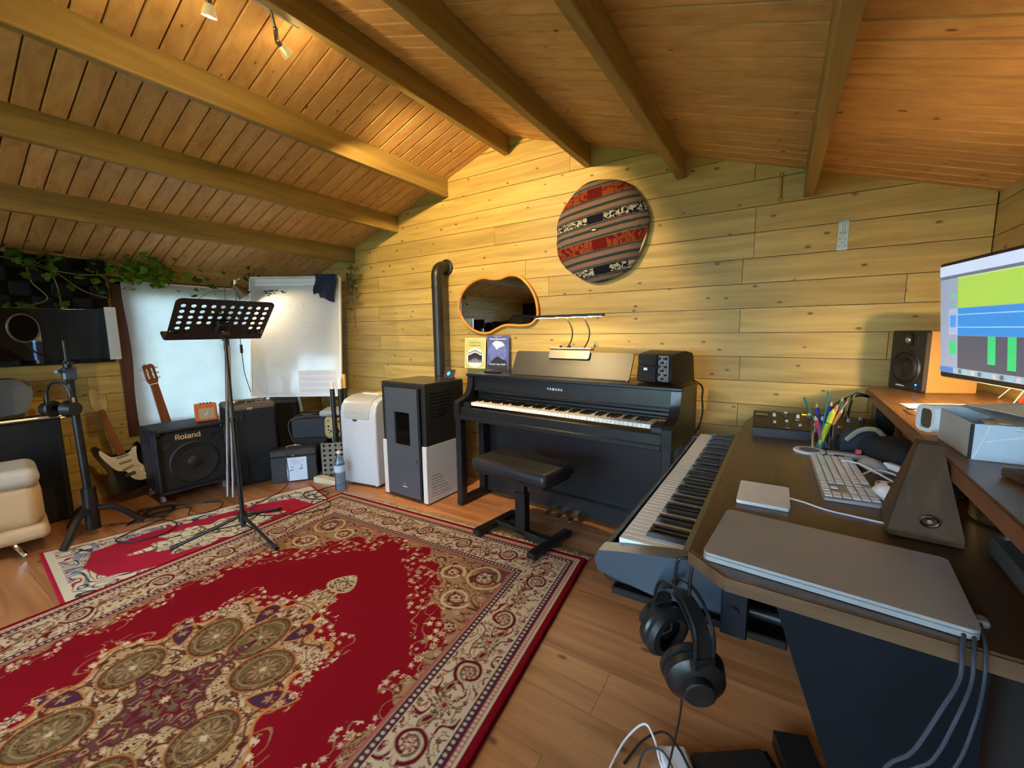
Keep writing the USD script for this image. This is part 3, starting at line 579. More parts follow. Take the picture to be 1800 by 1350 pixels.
for s, z, hh in (('Poema Résurrection', .235, .012), ('Samedi 17 sep. 20h30', .038, .0105)): obj('lettering', X(text(s, hh, c=(0, -.0022, z)), rx=-4), PAPER, t, smooth=False)
obj('lettering', X(text('ENSEMBLE VOCAL', .006, c=(0, -.0022, .253), bold=False), rx=-4), PAPER, t, smooth=False)
# bench
t = thing('piano_bench', 'black padded piano bench on a single column with two floor bars', 'bench', (-1.21, 1.985, .010), -8.5)
obj('seat', rb((.55, .30, .075), (0, 0, .437), .030, 4), LEATHER, t); obj('seat_base', cb((.50, .26, .02), (0, 0, .392)), BLKM, t)
obj('column', [cb((.075, .05, .25), (0, 0, .155), .004), cb((.055, .035, .16), (0, 0, .32), .003)], BLKM, t)
obj('cross_bar', cb((.40, .05, .03), (0, 0, .04), .004), BLKM, t)
for s in (-1, 1): obj('foot_bar', cb((.055, .36, .032), (s * .205, -.005, .034), .004), BLKM, t); obj('foot_bar', [cb((.052, .045, .016), (s * .205, y, .020), .003) for y in (-.155, .145)], BLKP, t)

# ------------------------------------------------------------------ stove, flue, air conditioner
t = thing('pellet_stove', 'black pellet stove with glazed door and white lower side panels', 'stove', (-2.241, 2.254, 0), -1.8)
w, d = .451, .396
obj('carcass', [cb((w - .03, d - .02, .80), (0, .01, .43), .004), pb((.05, .05, .03), (-.15, -.14, .015)), pb((.05, .05, .03), (.15, -.14, .015)), pb((.05, .05, .03), (.15, .14, .015)), pb((.05, .05, .03), (-.15, .14, .015))], STOVEB, t)
obj('top_plate', cb((w, d, .022), (0, 0, .856), .003), mat('stove_top', C(46, 42, 40), .22, var=.1), t)
for s in (-1, 1):
    sl = sbox(-d / 2, .425, d / 2, .845)
    for k in range(8): sl = sl.difference(Polygon([(-.15, .795 - .024 * k), (.10 - .014 * k, .795 - .024 * k), (.093 - .014 * k, .787 - .024 * k), (-.15, .787 - .024 * k)]))
    obj('upper_side', X(ext(sl, .012, 'yz'), t=(w / 2 - .012 if s > 0 else -w / 2, 0, 0)), STOVEB, t, smooth=False)
    lo = sbox(-d / 2, .012, d / 2 - .02, .425)
    for k in range(8): lo = lo.difference(Polygon([(-.165, .205 - .021 * k), (-.075 + .016 * k, .205 - .021 * k), (-.070 + .016 * k, .199 - .021 * k), (-.165, .199 - .021 * k)]))
    obj('side_panel', [X(ext(lo, .014, 'yz'), t=(w / 2 - .010 if s > 0 else -w / 2 - .004, 0, 0)), cb((.042, .014, .413), (s * (w / 2 - .017), -d / 2 - .006, .2185), .003)], mat('stove_white', C(206, 206, 206), .35, metal=.2, var=.04), t, smooth=False)
    obj('front_post', cb((.03, .02, .42), (s * (w / 2 - .016), -d / 2 + .008, .640), .003), STOVEB, t)
door = sbox(-.168, .035, .168, .828).difference(sbox(-.075, .415, .085, .655))
dr = obj('door', ext(door, .022, 'xz', -d / 2 - .024), STOVE, t)
obj('window', pb((.162, .004, .242), (.005, -d / 2 - .010, .535)), DGLASS, dr, smooth=False)
obj('handle', tube([(.155, -d / 2 - .024, .34), (.150, -d / 2 - .034, .32), (.142, -d / 2 - .028, .295)], .004), CHROME, dr)
obj('logo', [marks(8, .048, .007, (.01, -d / 2 - .0245, .105), 3), cyl((.01, -d / 2 - .0255, .125), (.01, -d / 2 - .024, .125), .004)], LETTER, dr, smooth=False)
obj('header', cb((.40, .02, .02), (0, -d / 2 + .012, .838)), STOVEB, t)
cp = obj('control_panel', [X(cb((.10, .016, .075), (0, 0, 0), .006), rx=-25, t=(.155, .13, .905)), cb((.06, .04, .02), (.155, .14, .870))], mat('control_case', C(60, 56, 60), .4), t)
obj('display', X(pb((.066, .002, .046), (0, -.009, 0)), rx=-25, t=(.155, .13, .905)), mat('blue_screen', C(60, 40, 46), .3), cp); obj('display_icon', X(ext(rr(.030, .030, .008), .001, 'xz', -.0108), rx=-25, t=(.155, .13, .905)), BLUELED, cp)
t = thing('flue_pipe', 'black stove pipe rising behind the stove and turning into the wall', 'pipe', (-2.352, 2.572, .25))
obj('pipe', lathe([(.0, 0), (.052, 0), (.052, .02), (.045, .025), (.045, 1.32), (.048, 1.33), (.048, 1.345), (.045, 1.35), (.045, 1.39), (0, 1.39)], 24), mat('flue_black', C(44, 42, 40), .38, metal=.3, var=.1), t)
obj('elbow', tube([(0, 0, 1.385), (0, .002, 1.43), (0, .022, 1.472), (0, .06, 1.495), (0, .118, 1.50)], .046, 20, 8), 'flue_black', t)
obj('tee_cap', [cyl((0, 0, -.03), (0, 0, .005), .056, n=24), cyl((0, 0, .10), (0, -.115, .10), .044, n=20)], 'flue_black', t)
obj('wall_collar', X(lathe([(.046, .0), (.064, .0), (.064, .014), (.046, .02)], 24), rx=90, t=(0, .126, 1.50)), 'flue_black', t)
t = thing('air_conditioner', 'white portable air conditioner with grey sloping top beside the stove', 'air conditioner', (-2.775, 2.20, 0), 9)
ac = Polygon([(-.165, .03), (-.168, .30), (-.165, .60), (-.150, .655), (-.115, .695), (-.02, .722), (.12, .725), (.165, .70), (.165, .03)])
def acsec(k, x): return [(x, y * k if True else y, .03 + (z - .03) * (1 - .012 * (1 - k) * 10)) for y, z in ac.exterior.coords]
P = []
for x, k in ((-.18, .90), (-.174, .965), (-.160, 1.0), (.160, 1.0), (.174, .965), (.18, .90)): P += acsec(k, x)
obj('body', hull(P), mat('ac_white', C(174, 180, 192), .2, var=.02), t)
def onac(u0, u1, off, y):  # strip along the profile
    pr = [(-.1662, .555), (-.1655, .60), (-.151, .656), (-.116, .697), (-.03, .7225), (.06, .7275)]
    V, F = [], []
    for i, (yy, zz) in enumerate(pr):
        k = 1 if i else .93
        for x in (u0 * k, u1 * k): V += [(x, yy - off * (1 if i < 3 else .3), zz + off * (0 if i < 2 else 1)), (x, yy + .004, zz - .004)]
    for i in range(len(pr) - 1):
        a = 4 * i; F += [(a, a + 2, a + 6), (a, a + 6, a + 4), (a, a + 4, a + 5), (a, a + 5, a + 1), (a + 2, a + 3, a + 7), (a + 2, a + 7, a + 6)]
    F += [(0, 1, 3), (0, 3, 2)]; n = 4 * (len(pr) - 1); F += [(n, n + 2, n + 3), (n, n + 3, n + 1)]
    return trimesh.Trimesh(V, F, process=False)
obj('top_panel', onac(-.128, .128, .003, 0), GREYP, t, smooth=50)
obj('logo', marks(7, .036, .008, (-.018, -.1690, .60), 4), GINK, t, smooth=False)
obj('latch', ext(Polygon([(-.045, .548), (.0, .548), (-.006, .534), (-.039, .534)]), .004, 'xz', -.1705), INK, t)
for x in (-.13, .13):
    for y in (-.12, .12): obj('caster', [cyl((x - .012, y, .017), (x + .012, y, .017), .017), cyl((x, y, .02), (x, y, .04), .008)], GREYP, t)
t = thing('paper_stack', 'white and buff papers lying on top of the air conditioner', 'papers', (-2.70, 2.27, .729), 14)
obj('sheet', X(pb((.20, .14, .002), (0, 0, .001)), rz=0), mat('buff_paper', C(206, 176, 110), .8), t); obj('sheet', X(pb((.17, .012, .008), (-.06, -.075, .004)), rz=-8), PAPER, t); obj('sheet', X(pb((.09, .05, .003), (.05, -.045, .0038)), rz=12), PAPER, t)
def bottle(x, y, label):
    t = thing('water_bottle', label, 'bottle', (x, y, 0.0))
    pr = [(0, .004), (.036, .002), (.040, .012), (.040, .05), (.0375, .055), (.040, .060), (.0375, .072), (.040, .078), (.0375, .09), (.040, .096), (.0375, .108), (.040, .114), (.040, .205), (.037, .225), (.024, .262), (.014, .283), (.0135, .296)]
    obj('shell', lathe(pr, 28), CLEARP, t); obj('water', lathe([(0, .008), (.0345, .008), (.0345, .215), (.030, .235), (0, .235)], 24), 'water', t)
    obj('wrapper', lathe([(.0405, .150), (.0408, .151), (.0408, .204), (.0405, .205)], 28), mat('bottle_label', C(170, 190, 214), .5, var=.2, scale=50), t); obj('cap', lathe([(0, .314), (.0145, .313), (.015, .296), (.0145, .294), (0, .294)], 20), WHITEP, t)
bottle(-2.835, 1.915, 'clear plastic water bottle on the floor in front of the air conditioner')

# ------------------------------------------------------------------ on the back wall
mo = [(-2.238, 1.436), (-2.204, 1.529), (-2.114, 1.609), (-1.987, 1.647), (-1.891, 1.633), (-1.82, 1.629), (-1.728, 1.648), (-1.64, 1.63), (-1.554, 1.557), (-1.498, 1.464), (-1.478, 1.373), (-1.485, 1.313), (-1.542, 1.259), (-1.63, 1.248), (-1.765, 1.253), (-1.844, 1.229), (-1.925, 1.197), (-2.016, 1.198), (-2.117, 1.236), (-2.194, 1.305), (-2.231, 1.374)]
t = thing('wall_mirror', 'wavy kidney-shaped mirror in an orange wood frame on the plank wall', 'mirror', (-1.86, 2.70, 1.42))
ms = Polygon(spline([(a + 1.86, b - 1.42) for a, b in mo], 6, True)).buffer(-.002)
obj('frame', tube([(a, -.013, b) for a, b in list(ms.buffer(-.009).exterior.coords)[:-1]], .0115, 10, 1, closed=True, straight=True), 'mirror_wood', t)
obj('mirror_glass', ext(ms.buffer(-.010), .006, 'xz', -.012), 'mirror', t, smooth=False)
# cushion
t = thing('pouf_cushion', 'round striped woven cushion hung flat on the plank wall', 'cushion', (-1.02, 2.70, 1.855))
nr, na = 130, 260; rr_ = np.linspace(0, .318, nr); aa = np.arange(na) / na * 2 * math.pi
Rg, Ag = np.meshgrid(rr_, aa, indexing='ij'); wob = 1 + .012 * np.sin(7 * Ag + 1) + .01 * np.sin(4 * Ag); xx_, zz_ = Rg * wob * np.cos(Ag) * .985, Rg * wob * np.sin(Ag) * 1.01
yy_ = -.075 + .045 * (Rg / .318) ** 6 - .012 * (1 - (Rg / .318) ** 2)
V3 = np.stack([xx_, yy_, zz_], -1).reshape(-1, 3); i = np.arange(nr * na).reshape(nr, na); j = np.roll(i, -1, 1)
F = np.vstack([np.stack([i[:-1], i[1:], j[1:]], -1).reshape(-1, 3), np.stack([i[:-1], j[1:], j[:-1]], -1).reshape(-1, 3)])
an = rad(7.5); s_ = -xx_ * math.sin(an) + zz_ * math.cos(an); q_ = xx_ * math.cos(an) + zz_ * math.sin(an)
SB, TL, RST, DR, NV, OW = C(100, 90, 86), C(38, 56, 62), C(122, 60, 36), C(90, 22, 20), C(22, 25, 38), C(166, 162, 148)
col = np.broadcast_to(np.array(SB), V3.shape).reshape(nr, na, 3).copy()
SB2 = C(122, 94, 84)
ph = (.263 - s_) / 1.05 % .305
col = lay(col, (((ph > .085) & (ph < .105)) | ((ph > .125) & (ph < .145)) | ((ph > .225) & (ph < .240)) | ((ph > .262) & (ph < .28))).astype(float), SB2)
for lo, hi in ((.068, .076), (.106, .122), (.150, .156), (.214, .220), (.242, .258), (.288, .298)): col = lay(col, ((ph > lo) & (ph < hi)).astype(float), TL)
nav = (ph > .160) & (ph < .210); col = lay(col, nav.astype(float), NV)
a_, b_, m_ = curls(q_, s_, 34, 91); col = lay(col, (nav & (np.abs(q_) > .055) & ((a_ < .17) | (b_ < .12)) & (ph > .165) & (ph < .205)).astype(float), OW)
rst = (ph < .066); col = lay(col, rst.astype(float), DR); col = lay(col, (rst & (np.abs(q_ - .01) > .05)).astype(float), RST); col = lay(col, (rst & (np.abs(q_ - .01) > .05) & (b_ < .16)).astype(float), DR)
col = lay(col, ((ph > .022) & (ph < .07) & (b_ > .42)).astype(float), OW) if False else col
obj('cover', (V3, F), 'woven', t, colors=np.clip(col, 0, 1).reshape(-1, 3))
obj('cushion_back', lathe([(0, .002), (.285, .002), (.305, .010), (.312, .022), (.308, .034), (.29, .04), (0, .04)], 60).apply_transform(trimesh.transformations.rotation_matrix(rad(90), (1, 0, 0))), mat('cream_cotton', C(206, 194, 160), .9, bump=.3), t)
obj('maker_tag', cb((.045, .003, .024), (-.015, -.0885, .0), .001), mat('tag_black', C(30, 34, 34), .8), t); obj('maker_tag', cb((.026, .002, .008), (-.015, -.0902, .0), .0005), mat('tag_white', C(214, 210, 200), .8), t)
t = thing('wall_hook', 'small brass hook and chain screwed to the upper plank wall', 'hook', (-.034, 2.70, 1.95))
obj('hook_plate', [sph((0, -.008, .06), .011), sph((0, -.008, -.055), .010), cyl((0, -.006, .06), (0, -.006, -.055), .005)], BRASS, t); obj('hook', tube([(0, -.008, -.06), (-.004, -.02, -.072), (.002, -.026, -.06)], .004), BRASS, t)
t = thing('wall_bracket', 'perforated galvanised metal bracket screwed to the plank wall', 'bracket', (.241, 2.70, 1.60))
pl = sbox(-.021, 0, .021, .137)
for q in ((-.011, .02), (.011, .02), (0, .035), (-.011, .055), (.011, .055), (-.011, .085), (.011, .085)): pl = pl.difference(Point(q).buffer(.0036, 6))
obj('back_plate', ext(pl, .003, 'xz', -.003), mat('zinc', C(186, 196, 186), .35, metal=.7, var=.08), t); obj('shelf_plate', [cb((.042, .05, .003), (0, -.025, .1365), .001), cb((.010, .006, .055), (.001, -.005, .10), .002)], 'zinc', t)

# ------------------------------------------------------------------ left wall: foam, sheet, plants
t = thing('acoustic_foam', 'dark grey block-pattern acoustic foam panel on the left wall', 'acoustic panel', (XL, .660, 1.40))
obj('foam_sheet', cb((.02, .76, .74), (.0105, 0, 0), .004), FOAM, t)
for a in range(8):
    for b in range(8):
        if (a + b) % 2 == 0: obj('foam_block', cb((.055, .092, .090), (.045, -.3325 + .095 * a, -.3245 + .0927 * b), .008), FOAM, t, smooth=False)
t = thing('window_sheet', 'pale fabric sheet hung over the left window glowing with daylight', 'curtain', (XL + .05, 0, 0))
ny, nz = 70, 60; Yg, Zg = np.meshgrid(np.linspace(1.115, 2.11, ny), np.linspace(.46, 1.625, nz)); u_, v_ = (Yg - 1.115) / .995, (1.625 - Zg) / 1.125
Xg = .010 + .018 * np.sin(u_ * 19 + 1.5 * v_) * v_ * .7 + .02 * meshkit.fbm(np.stack([Yg * 4, Zg * 3, Yg * 0], -1), 3, 4) + .01 * v_
Yg = Yg + .008 * np.sin(Zg * 7) ; V3 = np.stack([Xg, Yg, Zg], -1).reshape(-1, 3); i = np.arange(nz * ny).reshape(nz, ny)
F = np.vstack([np.stack([i[:-1, :-1], i[1:, 1:], i[:-1, 1:]], -1).reshape(-1, 3), np.stack([i[:-1, :-1], i[1:, :-1], i[1:, 1:]], -1).reshape(-1, 3)])
obj('cloth', (V3, F), SHEET, t, smooth=True); obj('rail', cyl((.015, 1.15, 1.628), (.015, 2.15, 1.628), .008), WHITEP, t)
def leaf_shape(kind):
    if kind == 'ivy': o = [(0, 0), (.30, -.12), (.52, .10), (.34, .32), (.36, .62), (.14, .66), (0, 1.0)]
    else: o = [(0, 0), (.24, .05), (.36, .28), (.33, .55), (.18, .82), (0, 1.0)]
    pts = o + [(-x, y) for x, y in o[-2:0:-1]]; V = [(0, .35, .04)] + [(x, y, -.10 * abs(x)) for x, y in pts]; n = len(pts)
    return np.array(V, float), np.array([(0, 1 + k, 1 + (k + 1) % n) for k in range(n)])
LS = {k: leaf_shape(k) for k in ('ivy', 'heart')}
def plant(name, label, loc, stems, leaves, m, seed, size, kind, pot=None):
    t = thing(name, label, 'plant', loc); r = random.Random(seed)
    for s in stems: obj('stem', tube(s, .0032, 6, 5), mat('stem_green', C(128, 124, 72), .7, var=.2, scale=20), t)
    for (c, sp, n) in leaves:
        for _ in range(n):
            p = np.array([c[k] + r.gauss(0, sp[k]) for k in range(3)]); p[0] = max(p[0], .012)
            d = np.array([r.uniform(.1, .9), r.uniform(-1, 1), r.uniform(-1.0, .5)]); d /= np.linalg.norm(d)
            nrm = np.array([r.uniform(.5, 1.2), r.uniform(-.6, .6), r.uniform(-.1, 1)]); ex = np.cross(d, nrm); ex /= np.linalg.norm(ex); ez = np.cross(ex, d)
            k = size * r.uniform(.65, 1.25); V = LS[kind][0] * k @ np.stack([ex, d, ez]) + p
            V[:, 0] = np.maximum(V[:, 0], .004)
            obj('leaf', (V, LS[kind][1]), m, t, smooth=False)
    return t
plant('ivy_plant', 'trailing ivy hanging over the dark foam panel in the corner', (XL + .065, .50, 1.60),
      [[(.02, -.10, .16), (.04, .12, .10), (.03, .16, -.02), (.04, .22, -.12), (.03, .14, -.17), (.03, .02, -.20)], [(.02, .18, .12), (.04, .28, .05), (.03, .40, -.06), (.03, .52, -.10)], [(.02, .10, .13), (.05, .24, .07), (.05, .40, .05), (.04, .55, .07)], [(.03, .24, .10), (.04, .27, -.02), (.04, .28, -.16), (.04, .30, -.26)]],
      [((.05, .02, .15), (.03, .12, .03), 26), ((.06, .22, .10), (.03, .05, .05), 20), ((.05, .03, -.18), (.02, .07, .03), 14), ((.04, .28, -.18), (.02, .03, .05), 6), ((.04, .42, .0), (.02, .08, .05), 6)], LEAF, 3, .052, 'ivy')
plant('trailing_plant', 'bushy bright green trailing plant above the top left of the window', (XL, 1.17, 1.70),
      [[(.05, -.12, -.02), (.08, .0, .06), (.07, .12, .05), (.06, .25, .0)], [(.06, .02, .08), (.08, .05, -.02), (.06, .06, -.10)], [(.06, .1, .05), (.08, .2, .03), (.06, .34, -.03)]],
      [((.09, .05, .02), (.04, .09, .055), 110), ((.07, .19, -.02), (.03, .06, .05), 40), ((.05, .0, -.10), (.01, .02, .02), 3), ((.06, -.10, .0), (.02, .05, .04), 12)], POTHOS, 4, .052, 'heart')
plant('climbing_plant', 'thin climbing plant with pale stems behind the top of the music stand', (XL, 1.80, 1.545),
      [[(.10, .0, -.20), (.11, -.01, .0), (.10, .0, .12), (.08, .02, .20)], [(.10, .0, .10), (.08, -.12, .13), (.07, -.18, .11)], [(.10, .0, .10), (.09, .15, .13), (.10, .28, .19), (.10, .42, .24)], [(.10, .0, .06), (.09, -.12, .04), (.08, -.2, -.02)], [(.10, .0, -.05), (.09, .10, -.06), (.09, .12, -.13)]],
      [((.09, -.12, .10), (.02, .06, .05), 10), ((.10, .25, .19), (.02, .10, .05), 16), ((.09, .10, -.10), (.01, .03, .04), 4), ((.09, -.10, -.12), (.02, .08, .04), 8)], LEAF, 6, .050, 'ivy')
plant('corner_plant', 'dusty green plant tumbling from the ceiling beside the whiteboard corner', (-3.52, 2.62, 1.72),
      [[(.03, .0, .12), (.04, -.02, -.05), (.03, .0, -.25), (.02, .02, -.45)], [(.06, .01, .12), (.07, .0, -.05), (.06, .01, -.20)]],
      [((.05, -.02, .02), (.05, .03, .08), 46), ((.06, .0, -.14), (.03, .02, .07), 14)], translucent('dusty_leaf', C(120, 132, 96), .3, 25.0, .25), 8, .040, 'heart')

# ------------------------------------------------------------------ whiteboard on its easel
o = np.array([-3.600, 2.055, .672]); ex = np.array([.842, .539, 0]); ez = np.array([-.065, .103, 1.0]); ez /= np.linalg.norm(ez); ey = np.cross(ez, ex)
WF = frame(o, ex, ey, ez)
t = thing('whiteboard', 'tall white flipchart board on a steel easel in the corner', 'whiteboard', (0, 0, 0)); WW, WH = .795, 1.055
def wbp(m): return X(m, WF)
obj('board', wbp(cb((WW, .02, WH), (0, .012, WH / 2), .006)), WB, t)
obj('frame', wbp(J(ext(rr(WW + .016, WH + .016, .018, 0, WH / 2).difference(rr(WW - .008, WH - .008, .008, 0, WH / 2)), .026, 'xz', -.006))), WHITEM, t)
obj('paper_clamp', wbp(J(cb((.66, .030, .028), (-.02, -.012, WH - .062), .006), cb((.66, .012, .05), (-.02, -.006, WH - .035), .003))), WHITEP, t)
mk = [(-.26, .935, .03, .008), (-.215, .938, .045, .010), (-.165, .94, .03, .006), (-.255, .918, .02, .008), (-.225, .912, .028, .010), (-.185, .915, .018, .006), (-.115, .932, .020, .012), (-.098, .922, .030, .008), (-.235, .895, .02, .008)]
obj('magnets', [wbp(cb((a, .006, b), (x, -.002, z), .001)) for x, z, a, b in mk], INK, t)
wr = [(-.06, .80, .002, .05), (-.045, .80, .002, .05), (.07, .80, .002, .045), (.085, .82, .03, .002), (-.06, .735, .04, .002), (.08, .735, .05, .002), (-.07, .64, .03, .002), (.08, .65, .06, .002), (-.06, .53, .04, .002), (.08, .53, .05, .002), (-.20, .52, .002, .03), (-.16, .64, .03, .002), (-.12, .80, .02, .002)]
obj('marker_writing', [wbp(X(pb((a, .0006, b)), ry=(i * 37 % 17) - 8, t=(x, .0015, z))) for i, (x, z, a, b) in enumerate(wr)], GINK, t, smooth=False)
for x in (-.30, .30): obj('leg', wbp(cyl((x, .03, .02), (x * 1.18, -.05, -.664 + abs(x) * .02), .013)), GREYP, t)
obj('leg', wbp(cyl((-.02, .04, .1), (-.02, .30, -.62), .013)), GREYP, t)
t = thing('dark_cloth', 'dark blue cloth draped over the top right corner of the whiteboard', 'cloth', (0, 0, 0))
cu, cv = np.meshgrid(np.linspace(0, 1, 16), np.linspace(0, 1, 16)); base = .845 + .02 * np.sin(cu * 5) + .045 * (cu < .25)
cx = .195 + .175 * cu + .01 * np.sin(cv * 6); cz = (WH + .016) * (1 - cv) + base * cv; cy = -.040 - .012 * np.sin(cu * 9 + cv * 2) * cv
V3 = np.stack([cx, cy, cz], -1).reshape(-1, 3); V3 = np.vstack([V3, V3 + (0, -.004, 0)]); i = np.arange(256).reshape(16, 16)
F0 = np.vstack([np.stack([i[:-1, :-1], i[:-1, 1:], i[1:, 1:]], -1).reshape(-1, 3), np.stack([i[:-1, :-1], i[1:, 1:], i[1:, :-1]], -1).reshape(-1, 3)])
cl = trimesh.Trimesh(V3, np.vstack([F0, F0[:, ::-1] + 256]), process=False); obj('cloth_fold', [wbp(cl), wbp(cb((.175, .065, .006), (.285, -.008, WH + .015), .002))], mat('navy_cloth', C(28, 38, 62), .9, var=.3, scale=40, bump=.5, bscale=300.0), t)
t = thing('staff_paper', 'faint sheet of music staves fixed at the bottom of the whiteboard', 'sheet music', (0, 0, 0))
obj('sheet', wbp(pb((.33, .001, .215), (.185, -.0012, .12))), mat('thin_paper', C(216, 214, 220), .7, var=.02), t, smooth=False)
obj('staves', [wbp(pb((.31, .0006, .034), (.185, -.0019, .045 + .052 * k))) for k in range(4)], mat('staff_grey', C(204, 202, 210), .8, var=.12, scale=90), t, smooth=False)

# ------------------------------------------------------------------ lamps
def spot(p, tgt, inten, cone, name, soft=.35, r=.02, c=WARM):
    L = UsdLux.SphereLight.Define(stage, p); L.CreateRadiusAttr(r); L.CreateIntensityAttr(inten); L.CreateColorAttr(Gf.Vec3f(*c)); L.CreateNormalizeAttr(False)
    sh = UsdLux.ShapingAPI.Apply(L.GetPrim()); sh.CreateShapingConeAngleAttr(cone); sh.CreateShapingConeSoftnessAttr(soft)
    d = np.array(tgt, float) - name; d /= np.linalg.norm(d); z = -d; x = np.cross((0, 1.0, .01), z); x /= np.linalg.norm(x); y = np.cross(z, x); M = np.eye(4); M[0, :3], M[1, :3], M[2, :3], M[3, :3] = x, y, z, name
    L.AddTransformOp().Set(Gf.Matrix4d(*M.ravel().tolist())); return L
t = thing('spot_track', 'brushed metal ceiling spotlight bar with three halogen heads', 'spotlight', (0, 0, 0))
obj('rail', cb((.022, .96, .022), (-1.815, .70, 2.535), .004), STEEL, t)
obj('rail_mount', [cb((.05, .05, .05), (-1.80, .45, 2.565), .004), cb((.05, .05, .05), (-1.80, 1.0, 2.565), .004)], STEEL, t)
heads = [((-1.815, 1.055, 2.525), (-1.825, 1.075, 2.47), (-1.86, 1.135, 2.425), (-1.95, 2.70, 1.45)), ((-1.815, .80, 2.525), (-1.83, .815, 2.47), (-1.86, .845, 2.415), (-2.75, 1.05, .0)), ((-1.815, .56, 2.525), (-1.83, .57, 2.47), (-1.86, .60, 2.40), (-2.35, .45, .0))]
POW = (12500, 4200, 1500)
for n, (a, b, c, tg) in enumerate(heads):
    a, b, c, tg = map(np.array, (a, b, c, tg)); d = (tg - c) / np.linalg.norm(tg - c); e = c - d * .045
    h = obj('lamp_head', [cyl(a, b, .006), sph(b, .010), tube([b, (b + e) / 2 + (0, 0, -.004), e], .009, 10), cyl(e, e + d * .03, .011)], STEEL, t)
    obj('reflector', aim(lathe([(.012, 0), (.018, .012), (.024, .030), (.0255, .040), (.0235, .040), (.016, .012)], 20), e + d * .020, c), mat('dichroic', C(232, 214, 150), .15, metal=.6, emit=.45, ecol=(1, .72, .34)), h)
    obj('bulb_face', aim(lathe([(0, .002), (.0225, 0), (.0225, .002), (0, .006)], 20), c + d * .006, tg), LIGHTEM, h)
    spot('/World/halogen_%d' % n, tg, POW[n] * SPOT, 44 if n == 0 else 50, c + d * .022, .55 if n else .25)
    S = UsdLux.SphereLight.Define(stage, '/World/halogen_spill_%d' % n); S.CreateRadiusAttr(.010); S.CreateIntensityAttr(540 * SPOT); S.CreateColorAttr(Gf.Vec3f(*WARM)); S.CreateNormalizeAttr(False); S.AddTranslateOp().Set(Gf.Vec3d(*(c + d * .034)))
t = thing('clip_lamp', 'lit brown clip lamp shining across the left edge of the whiteboard', 'lamp', (0, 0, 0)); lc = np.array([-3.80, 1.752, 1.588]); ld = np.array([.17, .62, -.76]); ld /= np.linalg.norm(ld)
obj('shade', aim(lathe([(.014, -.05), (.024, -.048), (.03, -.02), (.058, .062), (.055, .062), (.026, -.018), (.014, -.04)], 24), lc, lc + ld), mat('lamp_shade', C(104, 80, 54), .5, metal=.3, var=.1), t)
obj('bulb', sph(lc + ld * .012, .020), LIGHTEM, t)
obj('clip', [cb((.02, .02, .06), lc + (-.03, -.015, .055), .003), cb((.05, .012, .012), lc + (-.02, .01, .09), .003), tube([lc - ld * .045, lc + (-.035, -.015, .02), lc + (-.03, -.015, .03)], .006)], CHROME, t)
obj('cord', tube([lc + (-.03, -.01, .0), (-3.845, 1.745, 1.4), (-3.835, 1.745, 1.1), (-3.83, 1.75, .9), (-3.86, 1.80, .72)], .0028, 6), CABLE, t); obj('switch', cb((.022, .018, .075), (-3.835, 1.745, 1.10), .005), BLKP, t)
spot('/World/clip_lamp_light', lc + ld, 1500 * SPOT, 64, lc + ld * .035, .6, .016, (1.0, .76, .46))
B = UsdLux.RectLight.Define(stage, '/World/piano_lamp_light'); B.CreateWidthAttr(.46); B.CreateHeightAttr(.018); B.CreateIntensityAttr(150 * SPOT); B.CreateColorAttr(Gf.Vec3f(1.0, .76, .42)); B.CreateNormalizeAttr(False)
B.AddTranslateOp().Set(Gf.Vec3d(-1.130 + .997 * -.03 + .078 * .285, 2.151 + .078 * .03 + .997 * .285, 1.2985)); B.AddRotateZOp().Set(-4.48)

# ------------------------------------------------------------------ music stand
t = thing('music_stand', 'black perforated conductor music stand on a tripod over the rugs', 'music stand', (-2.645, 1.123, .017))
pl = sbox(-.243, 0, .243, .30).buffer(-.03).buffer(.03, quad_segs=5).union(sbox(-.243, 0, .243, .06))
for r_ in range(6):
    for k in range(10):
        if r_ < 2 and 2 <= k <= 7: continue
        pl = pl.difference(Point(-.205 + .0455 * k, .050 + .040 * r_).buffer(.0118, 8))
for q in ((-.232, .048), (-.232, .066), (.232, .048), (.232, .066)): pl = pl.difference(Point(q).buffer(.0035, 5))
a = rad(89.4); tl = rad(-45.5); hx = np.array([math.cos(a), math.sin(a), 0]); nb = np.array([-math.sin(a), math.cos(a), 0]); ez = nb * math.sin(tl) + np.array([0, 0, 1]) * math.cos(tl); ey = np.cross(ez, hx)
PM = frame(np.array([.002, 0, 1.284]) - ez * .15, hx, ey, ez)
obj('desk_plate', X(ext(pl, .002, 'xz', -.001), PM), BLKM, t, smooth=False)
obj('lip', X(J(cb((.49, .045, .003), (0, .022, .0), .001), cb((.49, .003, .018), (0, .045, .008), .001), cb((.035, .05, .02), (-.232, .03, .006), .004)), PM), BLKM, t)
obj('clamp', [X(cb((.07, .03, .07), (0, -.016, .11), .008), PM), cyl((.0, -.02, 1.20), (.0, .02, 1.20), .022), cyl((.0, 0, 1.17), (.0, 0, 1.225), .016)], BLKP, t)
obj('upper_tube', cyl((0, 0, .62), (0, 0, 1.19), .0085), BLKM, t); obj('lower_tube', cyl((0, 0, .12), (0, 0, .72), .0125), BLKM, t)
obj('height_knob', [cyl((0, 0, .70), (0, 0, .73), .018), cyl((0, 0, .71), (.0, .045, .71), .005), cb((.012, .022, .03), (0, .05, .71), .004)], BLKP, t)
obj('hub', [cyl((0, 0, .095), (0, 0, .15), .022), cyl((0, 0, .06), (0, 0, .10), .014), cyl((0, 0, .12), (.02, .045, .12), .008)], BLKP, t)
